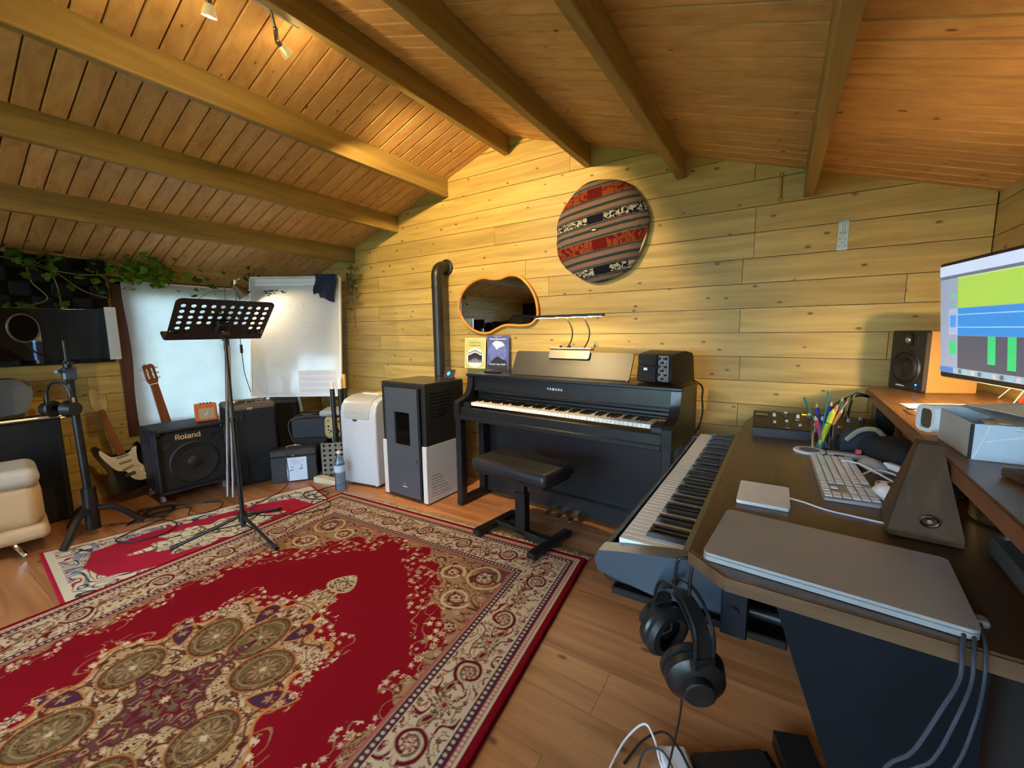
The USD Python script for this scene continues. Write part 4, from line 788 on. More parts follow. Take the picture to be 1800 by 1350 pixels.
for ang in (-119.5, 1, 119):
    dx, dy = math.cos(rad(ang)), math.sin(rad(ang)); ft = (dx * .345, dy * .345, .014)
    obj('leg', [cyl((dx * .02, dy * .02, .125), ft, .0095), cyl((dx * .012, dy * .012, .075), (dx * .17, dy * .17, .072), .004)], BLKM, t); obj('rubber_foot', cyl((dx * .315, dy * .315, .024), (dx * .352, dy * .352, .0145), .0125), CABLE, t)

# ------------------------------------------------------------------ amplifiers, guitars, cases
t = thing('bass_amplifier', 'large black bass amplifier with gold lettering on casters', 'amplifier', (-3.846, 1.281, 0), 87)
w, d, h = .45, .364, .476
obj('cabinet', [cb((w, .30, h), (0, .03, .07 + h / 2), .012), cb((w, .07, .02), (0, -.15, .08), .004), cb((w, .07, .02), (0, -.15, .07 + h - .01), .004), cb((.016, .07, h), (-w / 2 + .008, -.15, .07 + h / 2), .004), cb((.016, .07, h), (w / 2 - .008, -.15, .07 + h / 2), .004)], mat('amp_vinyl', C(30, 32, 44), .6, bump=.4, bscale=400.0), t)
obj('grille', cb((w - .034, .012, h - .042), (0, -.150, .07 + h / 2), .003), DGRILLE, t)
obj('speaker_ring', X(lathe([(.10, 0), (.150, 0), (.158, .008), (.150, .014), (.112, .006), (.098, .004)], 40), rx=90, t=(.005, -.152, .07 + .20)), mat('speaker_ring', C(20, 21, 23), .55), t)
obj('dust_cap', X(lathe([(.05, 0), (.045, .01), (.03, .018), (0, .021)], 24), rx=90, t=(.005, -.152, .07 + .20)), mat('speaker_cap', C(27, 28, 30), .5), t)
for x, z in ((-.15, .43), (.155, .43), (.155, .20)): obj('port', X(lathe([(.02, 0), (.034, .0), (.036, .006), (.022, .003)], 20), rx=90, t=(x, -.154, z)), BLKP, t)
obj('logo', text('Roland', .036, c=(-.02, -.158, .07 + h - .072), depth=.003), GOLDL, t, smooth=False)
for x in (-.2, .2):
    for y in (-.12, .14): obj('caster', [cyl((x - .012, y, .024), (x + .012, y, .024), .024), cyl((x, y, .03), (x, y, .075), .012)], GREYP, t)
for x in (-w / 2 + .02, w / 2 - .02): obj('corner', cb((.04, .04, .04), (x, -.165, .07 + h - .02), .008), BLKP, t)
t = thing('mini_amplifier', 'tiny orange practice amplifier with tan grille on top of the bass amplifier', 'amplifier', (-3.80, 1.425, .5465), 72)
obj('cabinet', [cb((.142, .075, .135), (0, 0, .0685), .006)], ORANGE, t); obj('grille', cb((.105, .006, .085), (.002, -.037, .062), .002), GRILLE, t); obj('grille_trim', ext(rr(.125, .108, .006, .002, .063).difference(rr(.106, .086, .003, .002, .062)), .004, 'xz', -.0405), ORANGE, t)
obj('emblem', [tube([(-.008, -.042, .058), (0, -.042, .066), (.012, -.042, .072), (.004, -.042, .060), (-.010, -.042, .05), (.002, -.042, .048)], .0018, 6)], LETTER, t)
for k in range(4): obj('knob', cyl((-.03 + .022 * k, -.01, .135), (-.03 + .022 * k, -.01, .146), .0055), INK, t)
def neck_frame(base, head, facing):
    ez = np.array(head, float) - base; ez /= np.linalg.norm(ez); ex = np.cross(ez, facing); ex /= np.linalg.norm(ex); return frame(base, ex, np.cross(ez, ex), ez)
# electric guitar
t = thing('electric_guitar', 'dark electric guitar with cream pickguard leaning beside the bass amplifier', 'electric guitar', (0, 0, 0))
G = neck_frame((-3.96, 1.0, .09), (-4.17, .86, .87), (1, .1, .3)) @ np.diag([.86, .86, .88, 1.0])
bd = Polygon(spline([(0, .005), (.10, .012), (.155, .07), (.15, .14), (.118, .20), (.125, .26), (.150, .33), (.135, .385), (.105, .36), (.07, .335), (.035, .34), (-.02, .34), (-.055, .335), (-.085, .355), (-.12, .43), (-.15, .44), (-.155, .38), (-.135, .29), (-.12, .21), (-.15, .14), (-.155, .06), (-.10, .01)], 5, True))
def gg(m): return X(m, G)
obj('body', gg(ext(bd, .042, 'xz', 0)), mat('guitar_black', C(18, 15, 14), .15), t)
pg = Polygon(spline([(.10, .07), (.112, .15), (.085, .22), (.10, .30), (.115, .345), (.085, .345), (.05, .315), (-.05, .315), (-.085, .345), (-.115, .40), (-.13, .36), (-.10, .26), (-.07, .20), (-.02, .17), (.0, .10), (.05, .06)], 5, True))
obj('pickguard', gg(ext(pg, .003, 'xz', -.003)), mat('pickguard_cream', C(218, 204, 172), .35, var=.04), t)
obj('pickup', [gg(X(cb((.085, .008, .018), (0, 0, 0), .004), ry=a_, t=(-.0, -.006, z))) for z, a_ in ((.30, 0), (.25, 0), (.195, -10))], mat('pickup_cover', C(150, 138, 108), .4), t)
obj('bridge', gg(cb((.07, .008, .03), (0, -.005, .14), .002)), CHROME, t); obj('knob', gg(cyl((.075, -.003, .15), (.075, -.016, .15), .011)), PAPER, t); obj('knob', gg(cyl((.09, -.003, .10), (.09, -.016, .10), .011)), PAPER, t)
nk = obj('neck', gg(hull([(s * w_, y, z) for s in (-1, 1) for w_, y, z in ((.028, -.008, .32), (.028, .012, .32), (.021, -.008, .715), (.019, .010, .715))])), 'neck_wood', t)
obj('headstock', gg(ext(Polygon([(-.021, .71), (.021, .71), (.026, .74), (.016, .80), (.03, .86), (.018, .895), (-.015, .885), (-.036, .76)]), .014, 'xz', -.002)), 'maple', nk)
obj('tuners', [gg(cyl((-.034 + .002 * k, .005, .75 + .022 * k), (-.052 + .002 * k, .005, .75 + .022 * k), .004)) for k in range(6)], CHROME, nk)
# classical guitar
t = thing('classical_guitar', 'classical guitar whose brown headstock rises behind the bass amplifier', 'guitar', (0, 0, 0))
G = neck_frame((-4.115, 1.345, .02), (-4.155, 1.205, .98), (1, 0, .05))
bd = Polygon(spline([(0, 0), (.12, .02), (.18, .10), (.165, .20), (.12, .27), (.13, .36), (.125, .42), (.06, .475), (-.06, .475), (-.125, .42), (-.13, .36), (-.12, .27), (-.165, .20), (-.18, .10), (-.12, .02)], 5, True))
obj('body', gg(ext(bd.difference(Point(0, .32).buffer(.042)), .07, 'xz', .0)), mat('guitar_top', C(186, 128, 66), .3), t); obj('bridge', gg(cb((.17, .01, .025), (0, -.005, .13), .003)), 'neck_wood', t)
nk = obj('neck', gg(hull([(s * w_, y, z) for s in (-1, 1) for w_, y, z in ((.03, -.012, .46), (.03, .015, .46), (.025, -.012, .83), (.024, .010, .83))])), 'neck_wood', t)
obj('nut', gg(cb((.05, .016, .006), (0, -.004, .832), .001)), PAPER, nk)
hs = Polygon([(-.025, .832), (.025, .832), (.036, .86), (.036, .975), (.02, .992), (0, .985), (-.02, .992), (-.036, .975), (-.036, .86)]).difference(rr(.013, .085, .006, -.016, .915)).difference(rr(.013, .085, .006, .016, .915))
obj('headstock', gg(ext(hs, .018, 'xz', -.004)), mat('headstock_red', C(132, 66, 36), .35), nk)
obj('tuner', [gg(cyl((s * .036, .006, z), (s * .056, .006, z), .0055)) for s in (-1, 1) for z in (.875, .915, .955)] + [gg(cyl((s * .016 - .006, .004, z), (s * .016 + .006, .004, z), .006)) for s in (-1, 1) for z in (.89, .93)], mat('tuner_white', C(214, 200, 176), .35), nk)
# tall covered case, things on it
t = thing('speaker_cover', 'tall black padded cover over a speaker with a worn brown top', 'speaker cover', (-3.715, 1.692, 0), 80)
obj('cover', rb((.33, .35, .64), (0, 0, .322), .03), BLKF, t); obj('cover_top', rb((.335, .345, .06), (0, -.002, .638), .028), mat('worn_top', C(92, 84, 76), .85, var=.2, scale=25, bump=.3), t)
obj('seam', [cyl((-.08, -.177, .03), (-.08, -.177, .60), .003), cyl((-.166, -.17, .60), (.166, -.17, .60), .003)], BLKF, t); obj('patch', cb((.04, .004, .02), (-.03, -.174, .632), .001), mat('tan_patch', C(168, 140, 100), .8), t)
t = thing('microphone', 'handheld microphone with round silver mesh lying on the tall black cover', 'microphone', (0, 0, 0))
obj('head', sph((-3.585, 1.545, .694), .022), STEEL, t); obj('handle', cyl((-3.60, 1.565, .692), (-3.655, 1.665, .684), .016, .011), mat('mic_grey', C(88, 84, 80), .5), t)
t = thing('cable_bundle', 'small tangle of dark cables and clips on the tall black cover', 'cables', (0, 0, 0))
r = random.Random(11); obj('cable', tube([(-3.56 - r.random() * .07, 1.66 + .012 * k + r.gauss(0, .012), .674 + r.random() * .014) for k in range(12)], .005, 6), CABLE, t); obj('cable', tube([(-3.57 - .05 * math.sin(k), 1.62 + .02 * k, .675 + .008 * (k % 2)) for k in range(8)], .004, 6), mat('tan_cable', C(150, 116, 92), .6), t)
t = thing('storage_case', 'lower round-topped black case behind the tall padded cover', 'case', (-3.83, 2.06, 0), 55)
obj('case_body', rb((.24, .20, .60), (0, 0, .301), .04), BLKF, t); obj('case_lid', rb((.245, .205, .05), (0, 0, .612), .02), mat('case_lid', C(70, 74, 80), .6), t)
# document box with leaflet
t = thing('document_box', 'black document box with chrome handle and a pale leaflet on its front', 'box', (-3.375, 1.870, 0), 51)
obj('body', cb((.345, .13, .215), (0, 0, .1085), .006), mat('box_black', C(34, 33, 35), .55, bump=.3, bscale=400.0), t); obj('lid', cb((.35, .136, .058), (0, 0, .246), .010), mat('box_lid', C(44, 42, 42), .5), t)
obj('handle', tube([(-.05, -.01, .274), (-.045, -.01, .292), (.045, -.01, .292), (.05, -.01, .274)], .006), CHROME, t); obj('clasp', [cb((.03, .008, .012), (.0, -.071, .232), .002), cb((.014, .010, .022), (.0, -.071, .229), .002)], CHROME, t)
t = thing('leaflet', 'pale blue leaflet with music notes pinned to the black document box', 'leaflet', (-3.375, 1.870, 0), 51)
obj('sheet', pb((.150, .0012, .196), (.022, -.0668, .110)), BLUEP, t, smooth=False); obj('heading', [marks(13, .10, .007, (.028, -.0676, .178), 8), marks(8, .06, .006, (.028, -.0676, .160), 9)], GINK, t, smooth=False)
obj('music_note', [X(sph((0, 0, 0), .0055, 1, (1.2, .2, .8)), t=(x, -.0676, z)) for x, z in ((-.028, .098), (-.013, .103), (.045, .108), (.058, .114))] + [pb((.0012, .0008, .026), (x, -.0676, z)) for x, z in ((-.022, .112), (-.007, .117), (.051, .122), (.064, .128))] + [X(pb((.016, .0008, .004)), ry=-18, t=(x, -.0676, z)) for x, z in ((-.0145, .127), (.0575, .137))], INK, t, smooth=False)
# bag, boxes behind
t = thing('gear_bag', 'black padded equipment bag with cables coiled on top behind the document box', 'bag', (-3.475, 2.115, 0), 47)
obj('body', rb((.32, .20, .50), (0, 0, .251), .03), BLKF, t); obj('flap', rb((.30, .03, .17), (0, -.095, .40), .012), mat('bag_flap', C(30, 34, 46), .7, bump=.4), t); obj('piping', [tube([(-.155, -.10, .30), (-.155, -.10, .485), (.155, -.10, .485), (.155, -.10, .30)], .004, 6)], mat('bag_piping', C(74, 72, 72), .6), t)
obj('strap', tube([(.14, -.06, .49), (.175, -.08, .42), (.178, -.09, .30), (.172, -.06, .2)], .012, 6), BLKF, t)
t = thing('cable_coil', 'black coiled cable lying on top of the equipment bag', 'cable', (-3.475, 2.115, .505), 47)
obj('coil', tube([((.10 + .012 * math.sin(k * 1.7)) * math.cos(k * .55), .055 * math.sin(k * .55) + .006 * math.sin(k), .008 + .0028 * (k % 6)) for k in range(46)], .0055, 6), CABLE, t)
t = thing('perforated_bin', 'grey storage bin with rows of round holes beside the air conditioner', 'bin', (-3.17, 2.18, 0), 44)
pf = sbox(-.14, 0, .14, .31)
for a in range(6):
    for b in range(7): pf = pf.difference(Point(-.115 + .046 * a, .035 + .042 * b).buffer(.0105, 8))
GB = mat('bin_grey', C(112, 110, 102), .7, var=.12, scale=30)
obj('front', ext(pf, .006, 'xz', -.14), GB, t, smooth=False); obj('side', X(ext(pf, .006, 'yz'), t=(.134, 0, 0)), GB, t, smooth=False); obj('shell', [cb((.27, .006, .31), (0, .137, .155)), cb((.006, .27, .31), (-.137, 0, .155)), cb((.262, .262, .006), (0, 0, .01))], GB, t)
t = thing('spotted_bag', 'cream bag with dark spots and a grey lid on the perforated bin', 'bag', (-3.19, 2.22, .312), 40)
obj('bag_body', rb((.24, .20, .21), (-.02, 0, .106), .05), mat('spotted_cream', C(170, 152, 110), .85, bump=.3), t); obj('bag_lid', rb((.27, .23, .05), (-.03, 0, .232), .022), mat('bag_lid', C(146, 156, 158), .7, bump=.2), t)
r = random.Random(4); obj('spot', [X(cyl((0, 0, 0), (0, -.003, 0), r.uniform(.005, .010), n=8), t=(r.uniform(-.11, .07), -.0995, r.uniform(.03, .18))) for _ in range(16)] + [X(cyl((0, 0, 0), (.003, 0, 0), r.uniform(.005, .010), n=8), t=(.0995, r.uniform(-.06, .06), r.uniform(.03, .18))) for _ in range(8)], INK, t, smooth=False)
t = thing('wooden_wedge', 'off-white wooden wedge lying on the floor by the perforated bin', 'wedge', (-3.06, 1.955, .0005), 14)
obj('wedge_block', hull([(-.12, -.03, 0), (.12, -.03, 0), (.12, .03, 0), (-.12, .03, 0), (-.12, -.03, .045), (-.12, .03, .045), (-.06, -.03, .05), (-.06, .03, .05), (.12, -.03, .03), (.12, .03, .03)]), mat('wedge_white', C(206, 196, 170), .6), t)
for k, (x, y, l) in enumerate(((-3.125, 2.095, 'leftmost of the black rolled tubes standing in the perforated bin'), (-3.085, 2.135, 'middle of the black rolled tubes standing in the perforated bin'), (-3.10, 2.18, 'rearmost rolled tube, with a wooden top, standing in the perforated bin'))):
    t = thing('rolled_tube', l, 'tube', (x, y, .016), 0, 'rolled tubes in the bin'); obj('tube_body', [cyl((0, 0, .001), (-.02 + .01 * k, .01, .74), .019)], BLKP, t); obj('tube_top', cyl((-.02 + .01 * k, .01, .741), (-.021 + .01 * k, .011, .80 + .03 * k), .015), PAPER if k < 2 else 'maple', t)
t = thing('light_stand', 'folded grey light stand leaning behind the music stand', 'stand', (0, 0, 0))
for k, (dx, dy) in enumerate(((0, 0), (.018, .012), (-.012, .016))): obj('leg', cyl((-3.74 + dx, 1.59 + dy, 1.13), (-3.43 + dx * 3, 1.37 + dy * 1.2, .012), .010), mat('stand_grey', C(136, 128, 124), .35, metal=.5), t)
obj('collar', cyl((-3.745, 1.595, 1.10), (-3.76, 1.605, 1.19), .02), BLKP, t)

# ------------------------------------------------------------------ recording corner
t = thing('microphone_stand', 'heavy black microphone stand with cast base beside the sofa', 'stand', (-3.52, .66, 0))
obj('pole', [cyl((0, 0, .05), (-.05, 0, 1.06), .020), cyl((-.05, 0, 1.0), (-.055, 0, 1.20), .012)], BLKM, t); obj('clamp', [cb((.06, .06, .08), (-.048, 0, 1.0), .01), cyl((-.05, -.02, 1.02), (.0, -.06, 1.02), .010)], mat('clamp_blue', C(70, 86, 104), .4, metal=.5), t)
for a in (-45, 75, 195): obj('leg', tube([(0, 0, .16), (.10 * math.cos(rad(a)), .10 * math.sin(rad(a)), .15), (.20 * math.cos(rad(a)), .20 * math.sin(rad(a)), .05), (.235 * math.cos(rad(a)), .235 * math.sin(rad(a)), .02)], .019, 8), BLKM, t)
obj('hub', [cyl((0, 0, .04), (0, 0, .30), .035)], BLKM, t)
t = thing('reflection_filter', 'curved black vocal reflection filter with silver perforated rim on the stand', 'filter', (-3.60, .60, 1.08))
an = np.linspace(rad(70), rad(250), 30); oo = [(.30 * math.cos(a), .30 * math.sin(a)) for a in an]; ii = [(.255 * math.cos(a), .255 * math.sin(a)) for a in an[::-1]]
obj('foam_shell', ext(Polygon(oo + ii), .315, z=.0), FOAM, t); obj('perforated_shell', ext(Polygon([(.306 * math.cos(a), .306 * math.sin(a)) for a in an] + [(.302 * math.cos(a), .302 * math.sin(a)) for a in an[::-1]]), .32, z=-.002), STEEL, t)
obj('rim', [X(cb((.052, .008, .325)), rz=70, t=(.28 * math.cos(an[0]) , .28 * math.sin(an[0]), .158))] + [X(cb((.046, .0025, .005)), rz=70, t=(.28 * math.cos(an[0]) + .005, .28 * math.sin(an[0]) - .002, .012 + .0145 * k)) for k in range(21)], ALU, t)
obj('arm', [cb((.22, .03, .02), (.0, .06, -.012), .004), cyl((.02, .06, -.04), (.02, .06, .0), .02)], BLKM, t)
t = thing('studio_microphone', 'dark blue studio condenser microphone in front of the curved filter', 'microphone', (-3.585, .555, 1.09))
obj('body', cyl((0, 0, .0), (0, 0, .11), .026), mat('mic_blue', C(40, 52, 80), .3, metal=.6), t); obj('grille', cyl((0, 0, .11), (0, 0, .17), .026), STEEL, t); obj('ring', cyl((0, 0, .105), (0, 0, .112), .028), mat('mic_ring', C(90, 140, 170), .3, metal=.7), t); obj('mount', cyl((0, 0, -.02), (0, 0, .0), .018), BLKM, t)
t = thing('pop_filter', 'round black pop filter hoop on a gooseneck before the studio microphone', 'pop filter', (-3.50, .50, 1.27))
M_ = frame((0, 0, 0), np.array([-.54, .84, 0]), np.array([0, 0, 1.0]), np.array([.84, .54, 0]))
obj('hoop', X(tube([(.076 * math.cos(k * math.pi / 16), .076 * math.sin(k * math.pi / 16), 0) for k in range(32)], .005, 8, 1, closed=True, straight=True), M_), mat('hoop_grey', C(70, 72, 76), .4), t); obj('screen', X(lathe([(0, -.001), (.073, -.001), (.073, .001), (0, .001)], 32), M_), translucent('black_mesh', C(20, 20, 22), .3), t); obj('gooseneck', tube([(0, 0, -.077), (-.03, .03, -.13), (-.08, .09, -.16), (-.1, .13, -.20)], .005, 6), BLKM, t)
t = thing('headphones', 'black closed headphones hung on the microphone stand', 'headphones', (-3.545, .60, .80), 30)
obj('headband', tube([(-.075, 0, .03), (-.07, 0, .10), (-.035, 0, .15), (.035, 0, .15), (.07, 0, .10), (.075, 0, .03)], .009, 8), BLKP, t)
for s in (-1, 1): obj('ear_cup', cyl((s * .055, 0, 0), (s * .095, 0, .0), .045, .038), BLKP, t); obj('ear_pad', X(lathe([(.02, 0), (.045, 0), (.05, .01), (.045, .02), (.02, .018)], 22), ry=90 * s, t=(s * .035, 0, 0)), LEATHER, t); obj('yoke', cb((.012, .02, .05), (s * .082, 0, .045), .003), CHROME, t)
t = thing('guitar_amplifier', 'black amplifier with silver rim, badge and grey control top behind the sofa', 'amplifier', (-4.075, .14, .0), 90)
obj('cabinet', cb((1.05, .22, .70), (0, 0, .351), .015), BLKF, t); obj('rim', tube([(-.52, -.122, .705), (.50, -.122, .705), (.522, -.122, .69)], .012, 8), ALU, t); obj('badge', cb((.085, .006, .026), (.16, -.122, .45), .003), LETTER, t)
hd = Polygon(spline([(-.52, .72), (.30, .72), (.42, .78), (.44, .90), (.36, .955), (-.1, .965), (-.52, .95)], 5)); hd = hd.difference(affinity.scale(Point(.18, .93).buffer(1, 16), .10, .022))
obj('control_top', X(ext(hd, .02, 'xz', .04), rx=0), mat('control_grey', C(104, 104, 100), .55, var=.08), t); obj('handle_recess', cb((.24, .01, .06), (.18, .068, .925), .004), INK, t); obj('top_rim', tube([(x, .036, z + .003) for x, z in ((-.5, .95), (-.1, .966), (.1, .962), (.28, .958), (.37, .953), (.43, .90))], .006, 6), CHROME, t)
t = thing('leather_sofa', 'cream leather sofa with tubular chrome leg at the left of the room', 'sofa', (-3.705, -.21, 0), -6)
obj('base', rb((.35, 1.42, .085), (0, 0, .125), .035, 5), CREAM, t); obj('body', rb((.335, 1.40, .27), (-.005, 0, .285), .07, 6), CREAM, t); obj('seat_cushion', rb((.37, 1.40, .11), (.0, .0, .445), .05, 6), mat('cushion_grey', C(196, 190, 178), .6, var=.08, scale=5, bump=.2, bscale=120.0), t)
for y in (.55, -.55):
    for x in (-.15, .17): obj('leg', tube([(x - .05, y, .10), (x - .02, y + .02, .075), (x + .01, y + .05, .02), (x + .02, y + .06, .012)], .012, 8), CHROME, t)
def floor_cable(name, label, pts, r=.0035, m=CABLE, cat='cable'):
    t = thing(name, label, cat, (0, 0, 0)); obj('cable_run', tube(pts, r, 6, 8), m, t); return t
floor_cable('audio_cable', 'black cable looping over the small rug near the microphone stand', [(-3.55, .92, .006), (-3.42, .98, .006), (-3.36, .86, .01), (-3.28, .70, .011), (-3.16, .74, .011), (-3.12, .88, .011), (-3.22, .98, .011), (-3.38, .95, .010), (-3.50, .84, .008), (-3.56, .98, .006), (-3.47, 1.14, .006), (-3.30, 1.08, .011), (-3.24, 1.22, .011), (-3.36, 1.30, .010), (-3.48, 1.22, .006)])
floor_cable('patch_cable', 'tangled black cables on the floor in front of the bass amplifier', [(-3.48, .80, .006), (-3.60, .92, .006), (-3.66, 1.02, .012), (-3.54, 1.08, .014), (-3.46, .98, .012), (-3.56, .88, .014), (-3.68, .93, .010), (-3.62, 1.08, .012), (-3.50, 1.04, .016), (-3.52, .92, .016), (-3.62, .98, .016), (-3.55, 1.16, .008), (-3.42, 1.32, .006)], .005)
floor_cable('microphone_cable', 'thin black cable running from the document box over the rug edge', [(-3.355, 1.80, .30), (-3.325, 1.775, .292), (-3.300, 1.76, .20), (-3.255, 1.74, .06), (-3.19, 1.64, .014), (-3.06, 1.36, .015), (-2.86, 1.32, .018), (-2.62, 1.50, .022), (-2.58, 1.64, .022), (-2.70, 1.70, .022), (-2.86, 1.66, .014), (-2.98, 1.70, .012), (-2.96, 1.80, .012), (-2.82, 1.80, .012), (-2.84, 1.70, .016), (-2.95, 1.82, .010), (-2.93, 1.99, .006), (-2.99, 2.03, .006)])

# ------------------------------------------------------------------ studio desk
DZ, SZ = .790, .950
t = thing('studio_desk', 'dark walnut studio desk with raised shelf along the right wall', 'desk', (0, 0, 0))
dp = Polygon([(-.126, .834), (-.055, .772), (.735, .742), (.735, 2.50), (.03, 2.50), (-.085, 2.36), (-.112, 2.16)])
obj('desktop', ext(dp.buffer(-.004), .004, z=DZ - .004), 'desk_walnut', t); obj('desktop_edge', ext(dp, .025, z=DZ - .029), 'desk_edge', t)
sp = Polygon(list(spline([(.735, .40), (.285, .40), (.292, .80), (.306, 1.20), (.322, 1.80), (.338, 2.38), (.362, 2.45), (.46, 2.50), (.735, 2.50)], 1)))
obj('upper_shelf', ext(sp.buffer(-.003), .004, z=SZ - .004), 'shelf_walnut', t); obj('shelf_edge', ext(sp, .030, z=SZ - .034), mat('shelf_edge_wood', C(120, 72, 44), .45, var=.15, scale=6, stretch=(10, 1, 10)), t)
for y in (1.47, 2.22): obj('shelf_post', cb((.06, .10, SZ - .034 - DZ), (.378, y, (SZ - .034 + DZ) / 2), .004), BLKM, t)
obj('shelf_post', cb((.28, .03, SZ - .034 - DZ), (.56, .56 + .24, (SZ - .034 + DZ) / 2), .004), BLKM, t)
obj('side_panel', ext(Polygon([(.010, DZ - .034), (.262, 0), (.295, 0), (.295, DZ - .034)]), .022, 'xz', .85), NAVY, t)
obj('side_panel', ext(Polygon([(.010, DZ - .034), (.262, 0), (.70, 0), (.70, DZ - .034)]), .022, 'xz', 2.34), NAVY, t)
obj('modesty_panel', cb((.02, 1.46, .45), (.69, 1.60, .50)), NAVY, t)
for y in (.872, 2.30): obj('tray_bracket', [cb((.048, .006, .145), (-.043, y, DZ - .034 - .0725), .003), cb((.006, .05, .145), (-.022, y + .022, DZ - .034 - .0725), .003), cyl((-.045, y - .003, .668), (-.045, y - .010, .668), .009)], mat('bracket_blue', C(30, 34, 46), .3, metal=.4), t)
for y in (.95, 2.20): obj('tray_rail', cyl((-.10, y, .628), (.30, y, .628), .013), BLKM, t)
obj('keyboard_tray', cb((.36, 1.30, .018), (-.13, 1.575, .588), .003), BLKM, t)
t = thing('stage_piano', 'silver stage piano with full keyboard on the tray under the desk edge', 'keyboard', (-.302, 1.579, .5975), -90.5)
SIL = mat('stage_silver', C(84, 96, 112), .3, metal=.55, var=.04)
end = Polygon([(-.035, .035), (-.045, .065), (-.035, .088), (.02, .100), (.17, .124), (.27, .130), (.275, .03), (.10, .015)])
for s in (-1, 1): obj('end_cheek', X(ext(end, .047, 'yz'), t=(.614 if s > 0 else -.661, 0, 0)), SIL, t)
obj('top_panel', hull([(s * .613, y, z) for s in (-1, 1) for y, z in ((.150, .100), (.150, .122), (.27, .130), (.27, .03), (.15, .03))]), mat('stage_panel', C(126, 118, 92), .4, metal=.4, var=.05), t)
obj('lower_body', [cb((1.29, .28, .05), (0, .11, .028), .01), cb((1.226, .17, .035), (0, .075, .065))], BLKP, t); obj('front_rail', cb((1.226, .012, .05), (0, -.028, .063), .004), SIL, t)
for x in (-.6, .6): obj('foot', cyl((x, -.0, .0008), (x, 0, .008), .014), CHROME, t)
keys(t, .1085)
# monitor speaker
t = thing('monitor_speaker', 'black studio monitor speaker with blue light on the desk shelf', 'speaker', (.545, 2.395, SZ + .0005), -67)
w, d, h = .185, .175, .250
obj('cabinet', cb((w, d, h), (0, .01, h / 2), .004), mat('speaker_vinyl', C(150, 112, 62), .45, var=.05), t); obj('baffle', ext(rr(w, h, .012, 0, h / 2), .016, 'xz', -d / 2 - .006), mat('baffle_black', C(30, 30, 31), .55, var=.05), t)
obj('woofer', X(lathe([(0, -.004), (.016, -.008), (.024, -.004), (.052, .010), (.058, .008), (.064, .002), (.066, -.001)], 36), rx=90, t=(0, -d / 2 - .007, .095)), mat('cone_black', C(18, 18, 19), .5), t); obj('woofer_ring', X(lathe([(.064, 0), (.066, .005), (.072, .006), (.076, 0)], 36), rx=90, t=(0, -d / 2 - .006, .095)), BLKP, t)
obj('waveguide', [X(ext(rr(.105, .058, .012), .003, 'xz', 0), t=(0, -d / 2 - .009, .212)), X(lathe([(.012, .002), (.03, .006)], 24), rx=90, t=(0, -d / 2 - .007, .212))], BLKP, t); obj('tweeter', sph((0, -d / 2 - .008, .212), .013, 2, (1, .6, 1)), ALU, t)
obj('badge', cb((.046, .002, .006), (-.025, -d / 2 - .007, .020), .0005), LETTER, t); obj('power_light', [sph((.062, -d / 2 - .008, .030), .0045, 2, (1, .5, 1))], BLUELED, t); obj('volume_knob', cyl((.060, -d / 2 - .006, .014), (.060, -d / 2 - .014, .014), .006), BLKP, t)
# monitor with recording software on screen
A_, B2 = np.array([.462, 1.925, 0]), np.array([.566, 1.385, 0]); mo_c = (A_ + B2) / 2; mo_w = np.linalg.norm(B2 - A_)
t = thing('computer_monitor', 'computer monitor showing green and blue recording tracks above the desk shelf', 'monitor', (mo_c[0], mo_c[1], 1.052), math.degrees(math.atan2(*(B2 - A_)[1::-1])))
UsdGeom.Xformable(t).AddRotateXOp().Set(5.0)
h = .366
obj('housing', cb((mo_w + .012, .022, h), (0, .012, h / 2), .004), BLKP, t)
def em(name, c, k=1.0, rough=.5): return mat(name, c, rough, var=.02, emit=k, ecol=c)
sc = obj('screen', pb((mo_w - .004, .002, h - .028), (0, -.0005, .018 + (h - .028) / 2)), em('screen_grey', C(150, 164, 190), .8), t, smooth=False)
x0, z0, SW, SH = -(mo_w - .004) / 2, .018, mo_w - .004, h - .028
def pan(nm, a, b, c0, d0, m, lay_=1): obj(nm, pb((SW * (b - a), .0006, SH * (d0 - c0)), (x0 + SW * (a + b) / 2, -.0016 - .0006 * lay_, z0 + SH * (c0 + d0) / 2)), m, sc, smooth=False)
pan('menu_bar', 0, 1, .905, 1, em('screen_pale', C(196, 212, 240), .9)); pan('ruler', 0, 1, .875, .905, em('screen_slate', C(110, 122, 140), .7))
pan('yellow_track', .17, 1, .605, .868, em('screen_lime', C(166, 204, 86), .9)); pan('yellow_track_head', .17, 1, .868, .878, em('screen_limelight', C(196, 216, 150), .8), 2)
pan('blue_track', .17, 1, .355, .600, em('screen_blue', C(58, 138, 214), .9)); pan('blue_line', .17, 1, .540, .548, em('screen_sky', C(150, 196, 240), .9), 2); pan('blue_line', .17, 1, .425, .433, em('screen_sky', C(150, 196, 240), .9), 2)
pan('dark_area', .17, 1, .055, .352, em('screen_dark', C(92, 96, 112), .6))
for a in (.42, .56, .72, .86): pan('green_region', a, a + .055, .12 if a < .5 else .09, .350, em('screen_green', C(60, 200, 120), .9), 2)
pan('track_icon', .10, .155, .62, .64, em('screen_mint', C(120, 190, 160), .8)); pan('track_icon', .10, .155, .70, .74, em('screen_mint', C(120, 190, 160), .8)); pan('selected_head', .085, .168, .36, .60, em('screen_head', C(168, 184, 214), .8)); pan('blue_icon', .10, .155, .43, .54, em('screen_azure', C(70, 150, 230), .9), 2); pan('green_icon', .095, .155, .18, .30, em('screen_green', C(60, 200, 120), .9), 2)
pan('dock', .13, 1, 0, .052, em('screen_dock', C(150, 176, 196), .8)); pan('dock_blue', 0, .13, .0, .055, em('screen_dockblue', C(76, 122, 196), .8))
